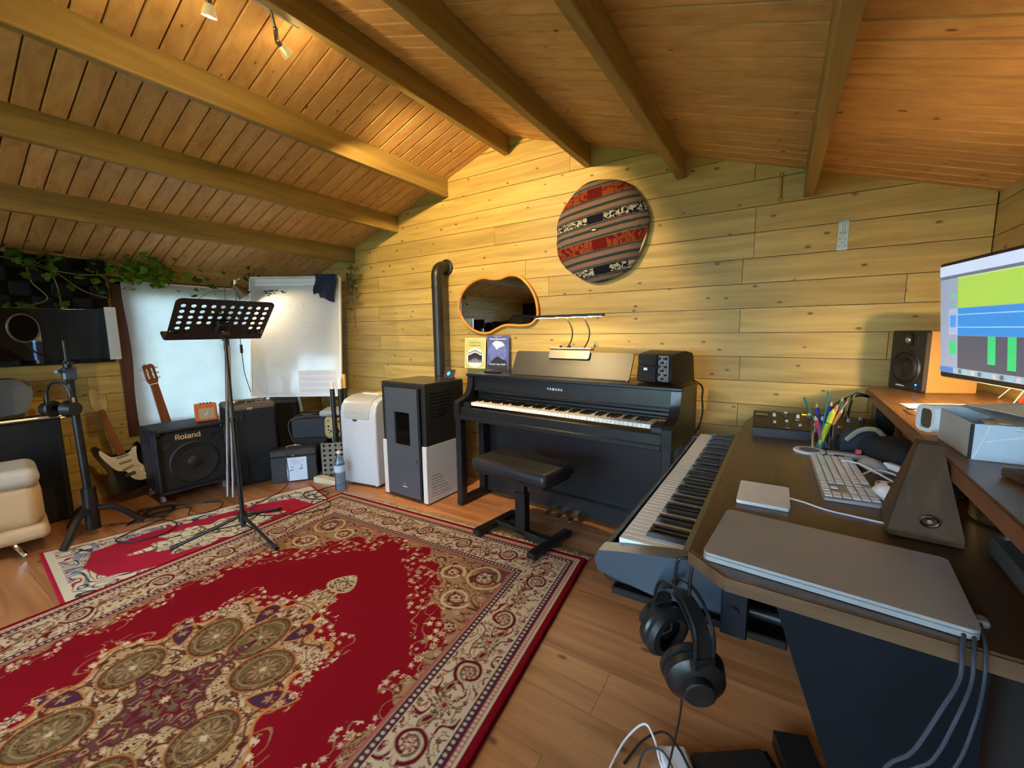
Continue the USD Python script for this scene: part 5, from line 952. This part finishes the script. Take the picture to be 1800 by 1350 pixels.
for k in range(14): pan('dock_icon', .18 + .055 * k, .205 + .055 * k, .008, .045, em('screen_icon%d' % (k % 3), (C(90, 110, 130), C(130, 190, 200), C(190, 190, 200))[k % 3], .8), 2)
obj('stand', [cb((.06, .02, .22), (.16, .035, .0), .004), cb((.20, .12, .010), (.16, .05, -.0965), .003)], BLKM, t)
# lamp behind the monitor
t = thing('desk_lamp', 'dark red glass table lamp glowing behind the monitor', 'lamp', (.620, 1.715, SZ + .0005))
obj('lamp_base', lathe([(0, 0), (.045, 0), (.05, .02), (.044, .06), (.02, .10), (.012, .13), (0, .13)], 28), mat('red_glass', C(120, 34, 22), .15, var=.1, transmission_weight=.4), t); obj('lamp_bulb', sph((0, 0, .158), .024), LIGHTEM, t); obj('shade', lathe([(.085, .160), (.050, .235), (.018, .240), (.018, .243), (.053, .239), (.089, .160)], 30), mat('lamp_card', C(120, 60, 40), .8), t)
S = UsdLux.SphereLight.Define(stage, '/World/desk_lamp_light'); S.CreateRadiusAttr(.05); S.CreateIntensityAttr(520 * SPOT); S.CreateColorAttr(Gf.Vec3f(1.0, .76, .40)); S.CreateNormalizeAttr(False); S.AddTranslateOp().Set(Gf.Vec3d(.620, 1.715, SZ + .158))
def cable(name, label, pts, r=.0022, m=WCABLE, cat='cable', s=8):
    t = thing(name, label, cat, (0, 0, 0)); obj('cable_run', tube(pts, r, 6, s), m, t); return t
t = thing('monitor_cables', 'pale cables hanging behind the monitor down to the shelf', 'cables', (0, 0, 0))
for k, (a, b) in enumerate(((1.99, 2.10), (2.02, 2.05), (2.0, 2.22))): obj('cable_run', tube([(.70, a, 1.10), (.705, (a + b) / 2, 1.04), (.69, b, .955)], .0016, 6), WCABLE, t)
# box with papers
t = thing('marbled_box', 'open pale blue marbled box full of papers on the desk shelf edge', 'box', (.338, 1.183, SZ + .0005), 0)
MB_ = mat('marble_card', C(188, 204, 222), .5, var=.05, scale=6)
obj('box_wall', [cb((.25, .003, .074), (.125, .0015, .037), .001), cb((.25, .003, .074), (.125, .195, .037), .001), cb((.003, .19, .074), (.248, .0985, .037), .001), cb((.25, .19, .003), (.125, .0985, .002), .001)], MB_, t)
obj('box_side', cb((.003, .190, .074), (.0015, .0985, .037), .001), mat('box_grey', C(176, 174, 170), .6, var=.04), t); obj('dark_seam', cb((.005, .005, .072), (.0005, .0005, .037), .001), INK, t)
obj('veins', [tube([(.006, -.0004, .005), (.016, -.0004, .036), (.024, -.0004, .07)], .0009, 5), tube([(.02, -.0004, .038), (.05, -.0004, .048), (.075, -.0004, .055), (.10, -.0004, .071)], .0008, 5), tube([(.10, -.0004, .02), (.15, -.0004, .05), (.20, -.0004, .06)], .0008, 5)], PAPER, t)
t = thing('loose_papers', 'crumpled papers and envelopes sticking out of the marbled box', 'papers', (.46, 1.28, 1.006))
r = random.Random(8)
for k in range(7): obj('sheet', X(cb((.14, .20, .0012), (0, 0, 0), .0004), rx=r.uniform(-9, 10), ry=r.uniform(-12, 6), rz=r.uniform(-25, 25), t=(r.uniform(-.03, .03), r.uniform(-.02, .02), .006 * k)), (PAPER, 'buff_paper', GREYP)[k % 3], t, smooth=False)
t = thing('white_tube', 'white rounded square tube with dark opening lying beside the marbled box', 'tube', (0, 0, 0)); F_ = frame((.318, 1.405, .993), np.array([.34, -.94, 0]), np.array([0, 0, 1.0]), np.array([.94, .34, 0]))
sq = rr(.062, .066, .018)
tm = ext(sq.difference(rr(.042, .048, .012)), .16); obj('sleeve', X(tm, F_), WHITEP, t); obj('core', X(ext(rr(.0425, .0485, .012), .15, z=.005), F_), mat('tube_core', C(78, 68, 44), .6), t)
t = thing('reading_glasses', 'folded spectacles and card lying on the desk shelf', 'glasses', (.44, 1.72, SZ + .0005), 20)
obj('lens', [X(tube([(.022 * math.cos(k * math.pi / 8), .016 * math.sin(k * math.pi / 8), 0) for k in range(16)], .0018, 6, 1, closed=True, straight=True), rx=70, t=(x, 0, .018)) for x in (-.026, .026)], INK, t); obj('temple', [cyl((s * .05, 0, .02), (s * .045, .10, .004), .0018) for s in (-1, 1)], INK, t); obj('card', cb((.06, .09, .001), (.09, .02, .0008), .0003), PAPER, t)
t = thing('paper_sheets', 'white sheets lying flat on the lit desk shelf behind the marbled box', 'papers', (.48, 1.86, SZ + .0005), 12)
for k in range(3): obj('sheet', X(pb((.21, .15, .001), (0, 0, .0008 + .0014 * k)), rz=9 * k - 6, t=(.01 * k, .015 * k, 0)), PAPER, t, smooth=False)
# laptop, trackpad, keyboard
t = thing('laptop', 'closed grey aluminium laptop at the near end of the desk', 'laptop', (.090, .907, DZ), -5.2)
lw, ld = .356, .232
obj('base', ext(rr(lw, ld, .012), .0085, z=.0012), LAPT, t); obj('lid', ext(rr(lw, ld, .012), .0055, z=.0108), LAPT, t); obj('hinge', cb((lw - .03, ld - .006, .0022), (0, 0, .0103), .0005), INK, t); obj('rubber_foot', [cyl((x, y, 0.0002), (x, y, .0015), .008) for x in (-.15, .15) for y in (-.09, .09)], CABLE, t)
t = thing('trackpad', 'white wireless trackpad on the desk above the laptop', 'trackpad', (-.010, 1.206, DZ), 0)
obj('slab', hull([(x, y, z) for p_, (z0_, z1_) in ((rr(.112, .158, .008), (.001, .009)),) for x, y in list(p_.exterior.coords) for z in (z0_, z1_)]), WHITEP, t)
cable('trackpad_cable', 'white cable plugged into the trackpad running under the metronome', [(.044, 1.212, DZ + .006), (.075, 1.205, DZ + .004), (.12, 1.182, DZ + .0025), (.17, 1.172, DZ + .0025), (.235, 1.160, DZ + .0025)], .0022)
t = thing('computer_keyboard', 'slim white and aluminium full-size keyboard on the desk', 'keyboard', (.170, 1.468, DZ), -88.5)
kw, kd = .419, .115
obj('tray', hull([(x, y, z) for x, y in rr(kw, kd, .006).exterior.coords for z in (.0008, .006 + (y + kd / 2) * .03)]), LAPT, t)
def keycap(x, y, a, b): obj('keycap', cb((a - .0028, b - .0028, .0026), (x, y, .0090 + (y + kd / 2) * .03), .0006), WHITEP, t, smooth=False)
rows = 6; px, py = .0192, .0184
for j in range(rows):
    y = -.046 + j * py
    for k in range(15):
        x = -.196 + k * px
        if j == 0 and 4 <= k <= 8:
            if k == 6: keycap(x, y, px * 5, py)
            continue
        if k == 14: keycap(x + .004, y, px * 1.3, py) if j < 5 else None; continue
        keycap(x, y, px, py)
    for k in range(3):
        if j in (1, 2) and not (j == 1 and k == 1): continue
        keycap(.108 + (k - .0) * px - .002, y, px, py)
    for k in range(2): keycap(.170 + k * px, y, px, py)
# cup with pencils
cx_, cy_ = .150, 1.80
t = thing('coaster', 'round white coaster with grey print on the desk beside the pencil cup', 'coaster', (.112, 1.735, DZ + .0005)); obj('disc', lathe([(0, 0), (.045, 0), (.047, .004), (.045, .008), (0, .008)], 36), WHITEM, t); obj('print', [lathe([(0, .0082), (.03, .0082), (.03, .0088), (0, .0088)], 28), tube([(.01, -.02, .009), (.0, -.03, .009), (-.012, -.028, .009)], .0015, 6)], mat('coaster_print', C(80, 90, 110), .6, var=.3, scale=80), t)
t = thing('pencil_cup', 'clear plastic pencil cup crowded with pens on the desk', 'cup', (cx_, cy_, DZ + .0005)); obj('cup_wall', lathe([(0, .002), (.030, .002), (.034, .095), (.0355, .095), (.032, 0), (0, 0)], 28), CLEARP, t)
PENS = [('pencil', 'green pencil leaning far left out of the cup', (-.068, -.012, .196), C(40, 110, 92), .0036, None), ('pencil', 'tallest green pencil standing at the back of the cup', (.010, .020, .222), C(44, 120, 100), .0036, None), ('pencil', 'green pencil leaning right in the cup', (.050, .012, .188), C(48, 116, 90), .0036, None),
        ('pencil', 'pink-tipped pencil at the right edge of the cup', (.062, .004, .178), C(60, 124, 104), .0036, C(214, 140, 140)), ('pen', 'dark blue pen at the left of the cup', (-.024, .0, .162), C(24, 40, 130), .0055, None), ('pen', 'second blue pen crossing behind the highlighter', (.018, -.006, .172), C(26, 46, 140), .0055, None), ('pen', 'pink marker low in the cup', (-.026, -.014, .120), C(190, 60, 86), .0070, None),
        ('highlighter', 'fat yellow green highlighter with black band in the cup', (.024, -.020, .150), C(200, 216, 50), .0085, C(210, 220, 40)), ('scissors', 'orange handled tool poking out of the cup', (.034, -.014, .165), C(240, 120, 60), .0065, C(255, 130, 70)), ('pen', 'slim silver pen upright at the front right of the cup', (.032, -.022, .155), C(190, 190, 186), .0030, None), ('pencil', 'brown wooden stick leaning right in the cup', (.050, -.004, .150), C(150, 104, 66), .0062, None)]
for k, (nm, lb, tip, c, r_, tipc) in enumerate(PENS):
    t = thing(nm, lb, {'pencil': 'pencil', 'pen': 'pen', 'highlighter': 'highlighter', 'scissors': 'scissors'}[nm], (cx_, cy_, DZ), 0, 'pens in the desk cup'); b = np.array([-tip[0] * .25, -tip[1] * .25, .006]); e = np.array(tip); d = (e - b) / np.linalg.norm(e - b)
    cm = mat('pen_colour_%d' % k, c, .35, var=.05); obj('barrel', cyl(b, e - d * .014, r_, n=10), cm, t); obj('tip', cyl(e - d * .0135, e, r_ * .9, r_ * .3, n=10), mat('pen_tip_%d' % k, tipc or C(200, 176, 130), .5), t)
    if nm == 'highlighter': obj('band', cyl(e - d * .055, e - d * .052, r_ * 1.04, n=12), INK, t)
t = thing('usb_hub', 'silver usb hub with red plug lying behind the keyboard', 'hub', (.222, 1.712, DZ + .0005), 1.5); obj('case', cb((.125, .030, .016), (0, 0, .008), .002), GREYP, t); obj('port', cb((.026, .002, .006), (-.033, -.0155, .008), .0005), INK, t); obj('plug', cb((.016, .014, .016), (.018, .0, .0245), .002), mat('red_plug', C(206, 70, 76), .45), t); obj('dark_end', cb((.03, .032, .017), (.065, 0, .0086), .002), mat('hub_green', C(40, 66, 64), .5), t)
t = thing('mixing_console', 'black mixing controller with small lights at the back of the desk', 'mixer', (.134, 2.030, DZ + .0005), 2)
obj('case', hull([(s * .207, y, z) for s in (-1, 1) for y, z in ((-.125, 0), (-.125, .034), (.125, .058), (.125, .0), (-.118, .038), (.12, .061))]), BLKP, t)
def onm(x, y, dz=0): return (x, y, .0375 + (y + .118) * .0966 + dz)
for a in range(8): obj('fader', X(cb((.010, .018, .010), (0, 0, .005), .002), t=onm(-.13 + .042 * a, -.05 + .03 * math.sin(a * 1.9))), GREYP, t); obj('fader_slot', X(cb((.003, .10, .001), (0, 0, .0006), .0003), t=onm(-.13 + .042 * a, -.05)), INK, t); obj('knob', cyl(onm(-.13 + .042 * a, .05), onm(-.13 + .042 * a, .05, .014), .007, .006, 10), BLKP if a % 2 else GREYP, t); obj('knob', cyl(onm(-.13 + .042 * a, .085), onm(-.13 + .042 * a, .085, .014), .007, .006, 10), GREYP if a % 2 else BLKP, t)
obj('label_strip', [X(cb((.045, .06, .001), (0, 0, .001), .0003), t=onm(-.175, .07)), X(cb((.02, .012, .001), (0, 0, .001), .0003), t=onm(-.09, -.105)), X(cb((.012, .04, .001), (0, 0, .001), .0003), t=onm(-.05, .02))], GINK, t, smooth=False); obj('indicator', X(cb((.016, .007, .003), (0, 0, .0015), .0005), t=onm(-.02, .105)), ORLED, t)
t = thing('dark_pouch', 'soft navy pouch with beige strap lying behind the usb hub', 'pouch', (.262, 1.85, DZ + .0005), 10); obj('body', hull(np.vstack([X(sph((0, 0, .045), .045, 2, (1.3, .8, 1))).vertices * (1, 1, .9) + (0, 0, .002), [(-.06, -.03, 0), (.06, -.03, 0), (.06, .03, 0), (-.06, .03, 0)]])), mat('navy_pouch', C(40, 46, 62), .85, bump=.3, bscale=300.0), t); obj('strap', tube([(-.05, -.034, .04), (-.02, -.046, .078), (.02, -.046, .085), (.05, -.038, .06), (.058, -.034, .03)], .0085, 8), mat('beige_strap', C(150, 140, 120), .8), t)
t = thing('camera_bag', 'low black bag heaped between the pencil cup and the shelf post', 'bag', (.335, 1.70, DZ + .0005), 30); obj('body', rb((.13, .18, .075), (0, 0, .038), .03, 4), BLKF, t); obj('strap', tube([(-.05, -.09, .03), (-.04, -.10, .075), (.03, -.09, .09), (.055, -.06, .06)], .009, 6), BLKF, t)
t = thing('silver_mouse', 'silver computer mouse behind the keyboard', 'mouse', (.262, 1.615, DZ + .0005), -70); obj('shell', hull([p_ for p_ in sph((0, 0, 0), 1, 2).vertices * (.055, .03, .028) + (0, 0, .004) if p_[2] > .0] + [(.05, .02, 0), (-.05, .02, 0), (.05, -.02, 0), (-.05, -.02, 0)]), GREYP, t)
t = thing('white_mouse', 'white mouse with dark top beside the metronome', 'mouse', (.262, 1.345, DZ + .0005), -70); obj('shell', hull([p_ for p_ in sph((0, 0, 0), 1, 2).vertices * (.058, .034, .036) + (0, 0, .004) if p_[2] > .0] + [(.052, .024, 0), (-.052, .024, 0), (.052, -.024, 0), (-.052, -.024, 0)]), WHITEP, t); obj('dark_top', sph((.005, 0, .022), 1, 2, (.034, .018, .021)), INK, t)
t = thing('white_adapter', 'small white plug adapter beside the silver mouse', 'adapter', (.312, 1.575, DZ + .0005), 35); obj('body', rb((.024, .075, .020), (0, 0, .0205), .006), WHITEP, t); obj('base', cb((.03, .05, .010), (0, 0, .005), .003), GREYP, t)
for k, pts in enumerate(([(.19, 1.62, .012), (.23, 1.58, .016), (.27, 1.50, .01), (.30, 1.42, .006), (.31, 1.36, .004)], [(.22, 1.50, .004), (.26, 1.55, .012), (.30, 1.52, .012), (.32, 1.46, .006), (.31, 1.40, .004)], [(.30, 1.42, .003), (.265, 1.40, .003), (.245, 1.43, .003), (.255, 1.47, .003), (.29, 1.46, .003), (.315, 1.41, .003)])):
    cable('white_cable', ['white cable lying across the top of the keyboard', 'white cable arching behind the silver mouse', 'white cable looped on the desk beside the white mouse'][k], [(x, y, DZ + .0035 + z) for x, y, z in pts], .0026)
t = thing('metronome', 'dark wooden pyramid metronome with silver winding key on the desk', 'metronome', (.274, 1.168, DZ + .0005), -5)
bw, bd_, tw, td, hh = .110, .135, .036, .044, .150
pyr = hull([(s * (bw / 2 - i_), q * (bd_ / 2 - i_), z) for s in (-1, 1) for q in (-1, 1) for z, i_ in ((.004, 0.002), (.012, 0), (.020, .0))] + [(s * tw / 2, q * td / 2, z) for s in (-1, 1) for q in (-1, 1) for z in (.184, .190)])
obj('case', pyr, 'brown_wood', t); obj('plinth', cb((bw + .004, bd_ + .004, .010), (0, 0, .007), .003), 'brown_wood', t); obj('winding_key', [tube([(.004 + .013 * math.cos(a), -bd_ / 2 - .004, .046 + .010 * math.sin(a)) for a in np.arange(12) * math.pi / 6], .0026, 6, 1, closed=True, straight=True), cyl((.004, -bd_ / 2 + .01, .046), (.004, -bd_ / 2 - .005, .046), .004)], CHROME, t)
t = thing('steel_canister', 'stainless steel canister under the desk shelf', 'canister', (.462, 1.300, DZ + .0005)); obj('body', lathe([(0, 0), (.072, 0), (.078, .006), (.078, .118), (.074, .122), (0, .122)], 44), STEEL, t); obj('rivet', [sph((-.04, -.071, .022), .006), sph((.055, -.06, .03), .005)], CHROME, t); obj('handle', tube([(.07, -.05, .10), (.10, -.07, .09), (.105, -.075, .05), (.075, -.05, .025)], .006, 8), BLKP, t)
t = thing('audio_interface', 'flat dark grey audio unit at the right end of the desk', 'audio unit', (.475, .955, DZ + .0005), -3); obj('case', cb((.25, .30, .032), (0, 0, .0165), .004), mat('unit_grey', C(58, 58, 58), .7, var=.15, scale=60), t); obj('panel', cb((.20, .006, .022), (0, -.152, .016), .001), BLKP, t); obj('knob', [cyl((x, -.154, .016), (x, -.166, .016), .007) for x in (-.06, -.03, 0, .03)], BLKP, t)
t = thing('wooden_block', 'flat brown wooden block in front of the marbled box on the shelf', 'block', (.415, 1.03, SZ + .0005), 12); obj('slab', cb((.11, .12, .016), (0, 0, .0085), .003), 'brown_wood', t)
t = thing('cable_loop', 'black cables drooping behind the pencil cup from the shelf', 'cable', (0, 0, 0)); 
for k in range(4): obj('cable_run', tube([(.20 + .02 * k, 2.20, DZ + .02), (.22 + .02 * k, 2.22, DZ + .10 + .015 * k), (.30 + .01 * k, 2.26, DZ + .14), (.37, 2.28, DZ + .12)], .0045, 6), CABLE, t)
t = thing('jar', 'small shiny metal jar at the back of the desk below the shelf', 'jar', (.332, 1.99, DZ + .0005)); obj('body', lathe([(0, 0), (.016, 0), (.016, .04), (.012, .046), (0, .046)], 20), BRASS, t)
t = thing('cardboard_box', 'brown cardboard box under the far end of the desk shelf', 'box', (.54, 2.05, DZ + .0005), 6); obj('carton', cb((.20, .24, .10), (0, 0, .0505), .003), mat('cardboard', C(150, 100, 50), .8, var=.1, scale=14), t); obj('tape', cb((.202, .03, .101), (0, 0, .0505), .003), 'tan_patch', t)
# headphones on their hook
t = thing('headphone_hook', 'black wire hook clamped under the desk corner', 'hook', (0, 0, 0))
for dx, dy in ((-.030, .0), (.0, -.012)): obj('wire', tube([(-.075 + dx, .89 + dy, .752), (-.112 + dx, .872 + dy, .748), (-.122 + dx, .868 + dy, .735), (-.124 + dx, .866 + dy, .685), (-.122 + dx, .862 + dy, .672), (-.124 + dx, .845 + dy, .676)], .0032, 8), BLKM, t)
HP = frame((-.140, .852, .542), np.array([.66, -.745, -.10]), np.array([.745, .66, .0]), np.array([.061, -.069, .92]))
t = thing('headphones', 'large black studio headphones hanging from the desk corner', 'headphones', (0, 0, 0))
def hp(m): return X(m, HP)
for y in (-.018, .018): obj('headband_wire', hp(tube([(-.074, y, .045), (-.078, y, .10), (-.055, y, .150), (0, y, .172), (.055, y, .150), (.078, y, .10), (.074, y, .045)], .0036, 8)), BLKM, t)
st = spline([(-.074, 0, .060), (-.066, 0, .105), (-.035, 0, .138), (0, 0, .148), (.035, 0, .138), (.066, 0, .105), (.074, 0, .060)], 5); V, F = [], []
for q in st:
    n_ = np.array([q[0], 0, q[2] - .06]); n_ /= np.linalg.norm(n_)
    for yy2, o2 in ((-.019, 0), (.019, 0), (.019, .003), (-.019, .003)): V.append(q + n_ * o2 + (0, yy2, 0))
for i_ in range(len(st) - 1):
    for k in range(4): a, b = 4 * i_ + k, 4 * i_ + (k + 1) % 4; F += [(a, b, b + 4), (a, b + 4, a + 4)]
obj('headband_strap', hp(trimesh.Trimesh(V, F, process=False)), LEATHER, t)
for s in (-1, 1):
    k_ = rad(14) * -s; R2_ = trimesh.transformations.rotation_matrix(rad(-18) * s, (0, 0, 1)); 
    def cup(m): return hp(X(X(X(m, M=np.diag([1.18, 1.18, 1.0, 1.0])), ry=90 * s), R2_, t=(s * .050, 0, .016)))
    c_ = obj('ear_cup', cup(lathe([(0, .004), (.046, .004), (.049, .012), (.046, .026), (.034, .036), (.024, .038), (.024, .055), (.020, .058), (0, .058)], 32)), BLK, t)
    obj('ear_pad', cup(lathe([(.026, -.010), (.034, -.018), (.046, -.016), (.052, -.006), (.050, .004), (.030, .004), (.026, -.004)], 32)), LEATHER, c_); obj('pad_cloth', cup(lathe([(0, .001), (.028, .001), (.028, .003), (0, .003)], 24)), BLKF, c_)
    obj('slider', hp(cb((.016, .05, .024), (s * .076, 0, .062), .005)), BLKP, t)
    if s < 0: obj('side_mark', cup(X(text('L', .030, c=(0, 0, 0), depth=.0006, bold=False), rx=90, t=(0, 0, .0005))), GINK, c_)
cable('headphone_cable', 'thin black cable hanging from the headphones to the floor', [(-.125, .825, .47), (-.128, .825, .42), (-.145, .84, .30), (-.165, .90, .16), (-.175, .98, .05), (-.168, 1.04, .008)], .0024, CABLE)
# under the desk and on the floor
t = thing('computer_tower', 'black perforated computer tower under the right end of the desk', 'computer', (.43, .98, .20), 0)
pf = sbox(-.10, 0, .10, .50)
for a in range(6):
    for b in range(15): pf = pf.difference(Point(-.075 + .03 * a + (.015 if b % 2 else 0) * (a < 5), .03 + .032 * b).buffer(.0062, 8))
obj('front_mesh', ext(pf, .004, 'xz', -.20), BLKM, t, smooth=False); obj('case', cb((.20, .39, .50), (0, .0, .25), .004), mat('tower_grey', C(54, 56, 60), .6), t); obj('plinth', cb((.20, .38, .198), (0, 0, -.100), .004), BLKM, t)
t = thing('braided_cables', 'grey braided cables hanging from the desk edge to the floor', 'cables', (0, 0, 0))
for k in range(3): obj('cable_run', tube([(.250 + .010 * k, .84, DZ + .008), (.240 + .010 * k, .78, DZ + .006), (.232 + .011 * k, .752, DZ - .005), (.228 + .011 * k, .735, .755), (.208 + .014 * k, .712 - .004 * k, .718), (.183 + .02 * k, .70, .652), (.155 + .02 * k, .70, .60), (.12 + .03 * k, .70, .42), (.10 + .03 * k, .72, .15), (.10 + .02 * k, .75, .006)], .0027 - .0003 * k, 8), GCABLE, t)
obj('plug', cb((.016, .012, .03), (.196, .70, .60), .003), WHITEP, t)
obj('cable_knot', rb((.03, .022, .012), (.262, .825, DZ + .0065), .005), mat('knot_grey', C(120, 112, 106), .7), t)
t = thing('sustain_pedal', 'black metal sustain pedal with white label on the floor under the desk', 'pedal', (-.02, 1.155, .0005), 33)
obj('base_plate', cb((.22, .12, .024), (0, .0, .012), .004), BLKM, t); obj('pedal_top', hull([(x, s * .045, z) for s in (-1, 1) for x, z in ((-.10, .022), (.08, .022), (-.10, .036), (.08, .046))]), BLKP, t)
t = thing('foot_switch', 'black foot switch with a white side label beside the desk panel', 'pedal', (.118, 1.262, .0005), 20); obj('body', hull([(s * .045, y, z) for s in (-1, 1) for y, z in ((-.07, .002), (.07, .002), (-.07, .030), (.07, .052))]), BLKP, t); obj('label_plate', cb((.002, .10, .026), (.0462, .01, .022), .0005), WHITEM, t); obj('trim_bar', cyl((-.045, -.05, .034), (.0, -.05, .038), .003), CHROME, t)
t = thing('power_adapter', 'white power adapter in the cable heap on the floor', 'adapter', (-.175, 1.095, .0005), 30); obj('body', rb((.085, .085, .03), (0, 0, .0155), .010), WHITEP, t)
for k, (lb, ps, m_, r_) in enumerate((('white cable looping up from the floor heap under the headphones', [(-.33, .98, .004), (-.315, 1.08, .02), (-.275, 1.14, .045), (-.24, 1.12, .035), (-.20, 1.06, .025), (-.14, 1.05, .034), (-.10, 1.10, .006)], WCABLE, .0032), ('black cable curled in the floor heap under the headphones', [(-.30, 1.03, .004), (-.27, 1.12, .012), (-.22, 1.16, .03), (-.17, 1.12, .04), (-.12, 1.07, .036), (-.06, 1.10, .020), (-.02, 1.06, .005)], CABLE, .0036), ('grey cable coiled in the floor heap under the headphones', [(-.26, 1.00, .004), (-.255, 1.07, .03), (-.21, 1.09, .040), (-.17, 1.04, .037), (-.20, .99, .01), (-.25, 1.03, .006)], GCABLE, .003))):
    cable('floor_cable', lb, ps, r_, m_)
cable('speaker_cable', 'black cable falling behind the piano from the portable PA speaker', [(-.43, 2.50, .95), (-.355, 2.55, .90), (-.350, 2.565, .82), (-.345, 2.57, .74), (-.362, 2.57, .65), (-.385, 2.575, .56), (-.385, 2.59, .02)], .005, CABLE)
t = thing('socket_block', 'grey socket block on the wall between the two pianos', 'socket', (-.36, 2.70, .52)); obj('block', rb((.10, .05, .13), (0, -.026, 0), .012), GREYP, t); obj('face_plate', cb((.07, .004, .09), (0, -.052, 0), .002), WHITEM, t)
# seen in the mirror only: the wall behind the sofa
t = thing('floor_drum', 'black cylindrical drum case standing by the left wall behind the camera', 'drum', (-4.03, -.62, 0)); obj('shell', lathe([(0, 0), (.17, 0), (.175, .02), (.175, 1.36), (.165, 1.38), (0, 1.38)], 36), BLKP, t); obj('lid', lathe([(.174, 1.27), (.18, 1.27), (.18, 1.375), (.16, 1.385), (0, 1.385)], 36), BLKP, t)
t = thing('folding_chair', 'black folding chair behind the camera by the left wall', 'chair', (-3.80, -1.33, 0), 40)
obj('seat', cb((.40, .38, .03), (0, 0, .45), .01), BLKM, t); obj('backrest', X(cb((.38, .02, .22), (0, 0, 0), .008), rx=-8, t=(0, .20, .86)), BLKM, t)
for s in (-1, 1): obj('leg', cyl((s * .19, .24, 1.0), (s * .19, -.20, 0.01), .011), BLKM, t); obj('leg', cyl((s * .17, -.14, .45), (s * .17, .24, .01), .011), BLKM, t)
t = thing('dark_curtain', 'dark curtain on the wall behind the camera', 'curtain', (-3.1, YF + .04, 0)); cu = np.linspace(-.55, .45, 60); obj('drape', ext(Polygon([(x - .9, .02 + .02 * math.sin(x * 60)) for x in cu] + [(x - .9, .026 + .02 * math.sin(x * 60)) for x in cu[::-1]]), 1.72, z=.03), mat('curtain_black', C(24, 22, 24), .9), t)
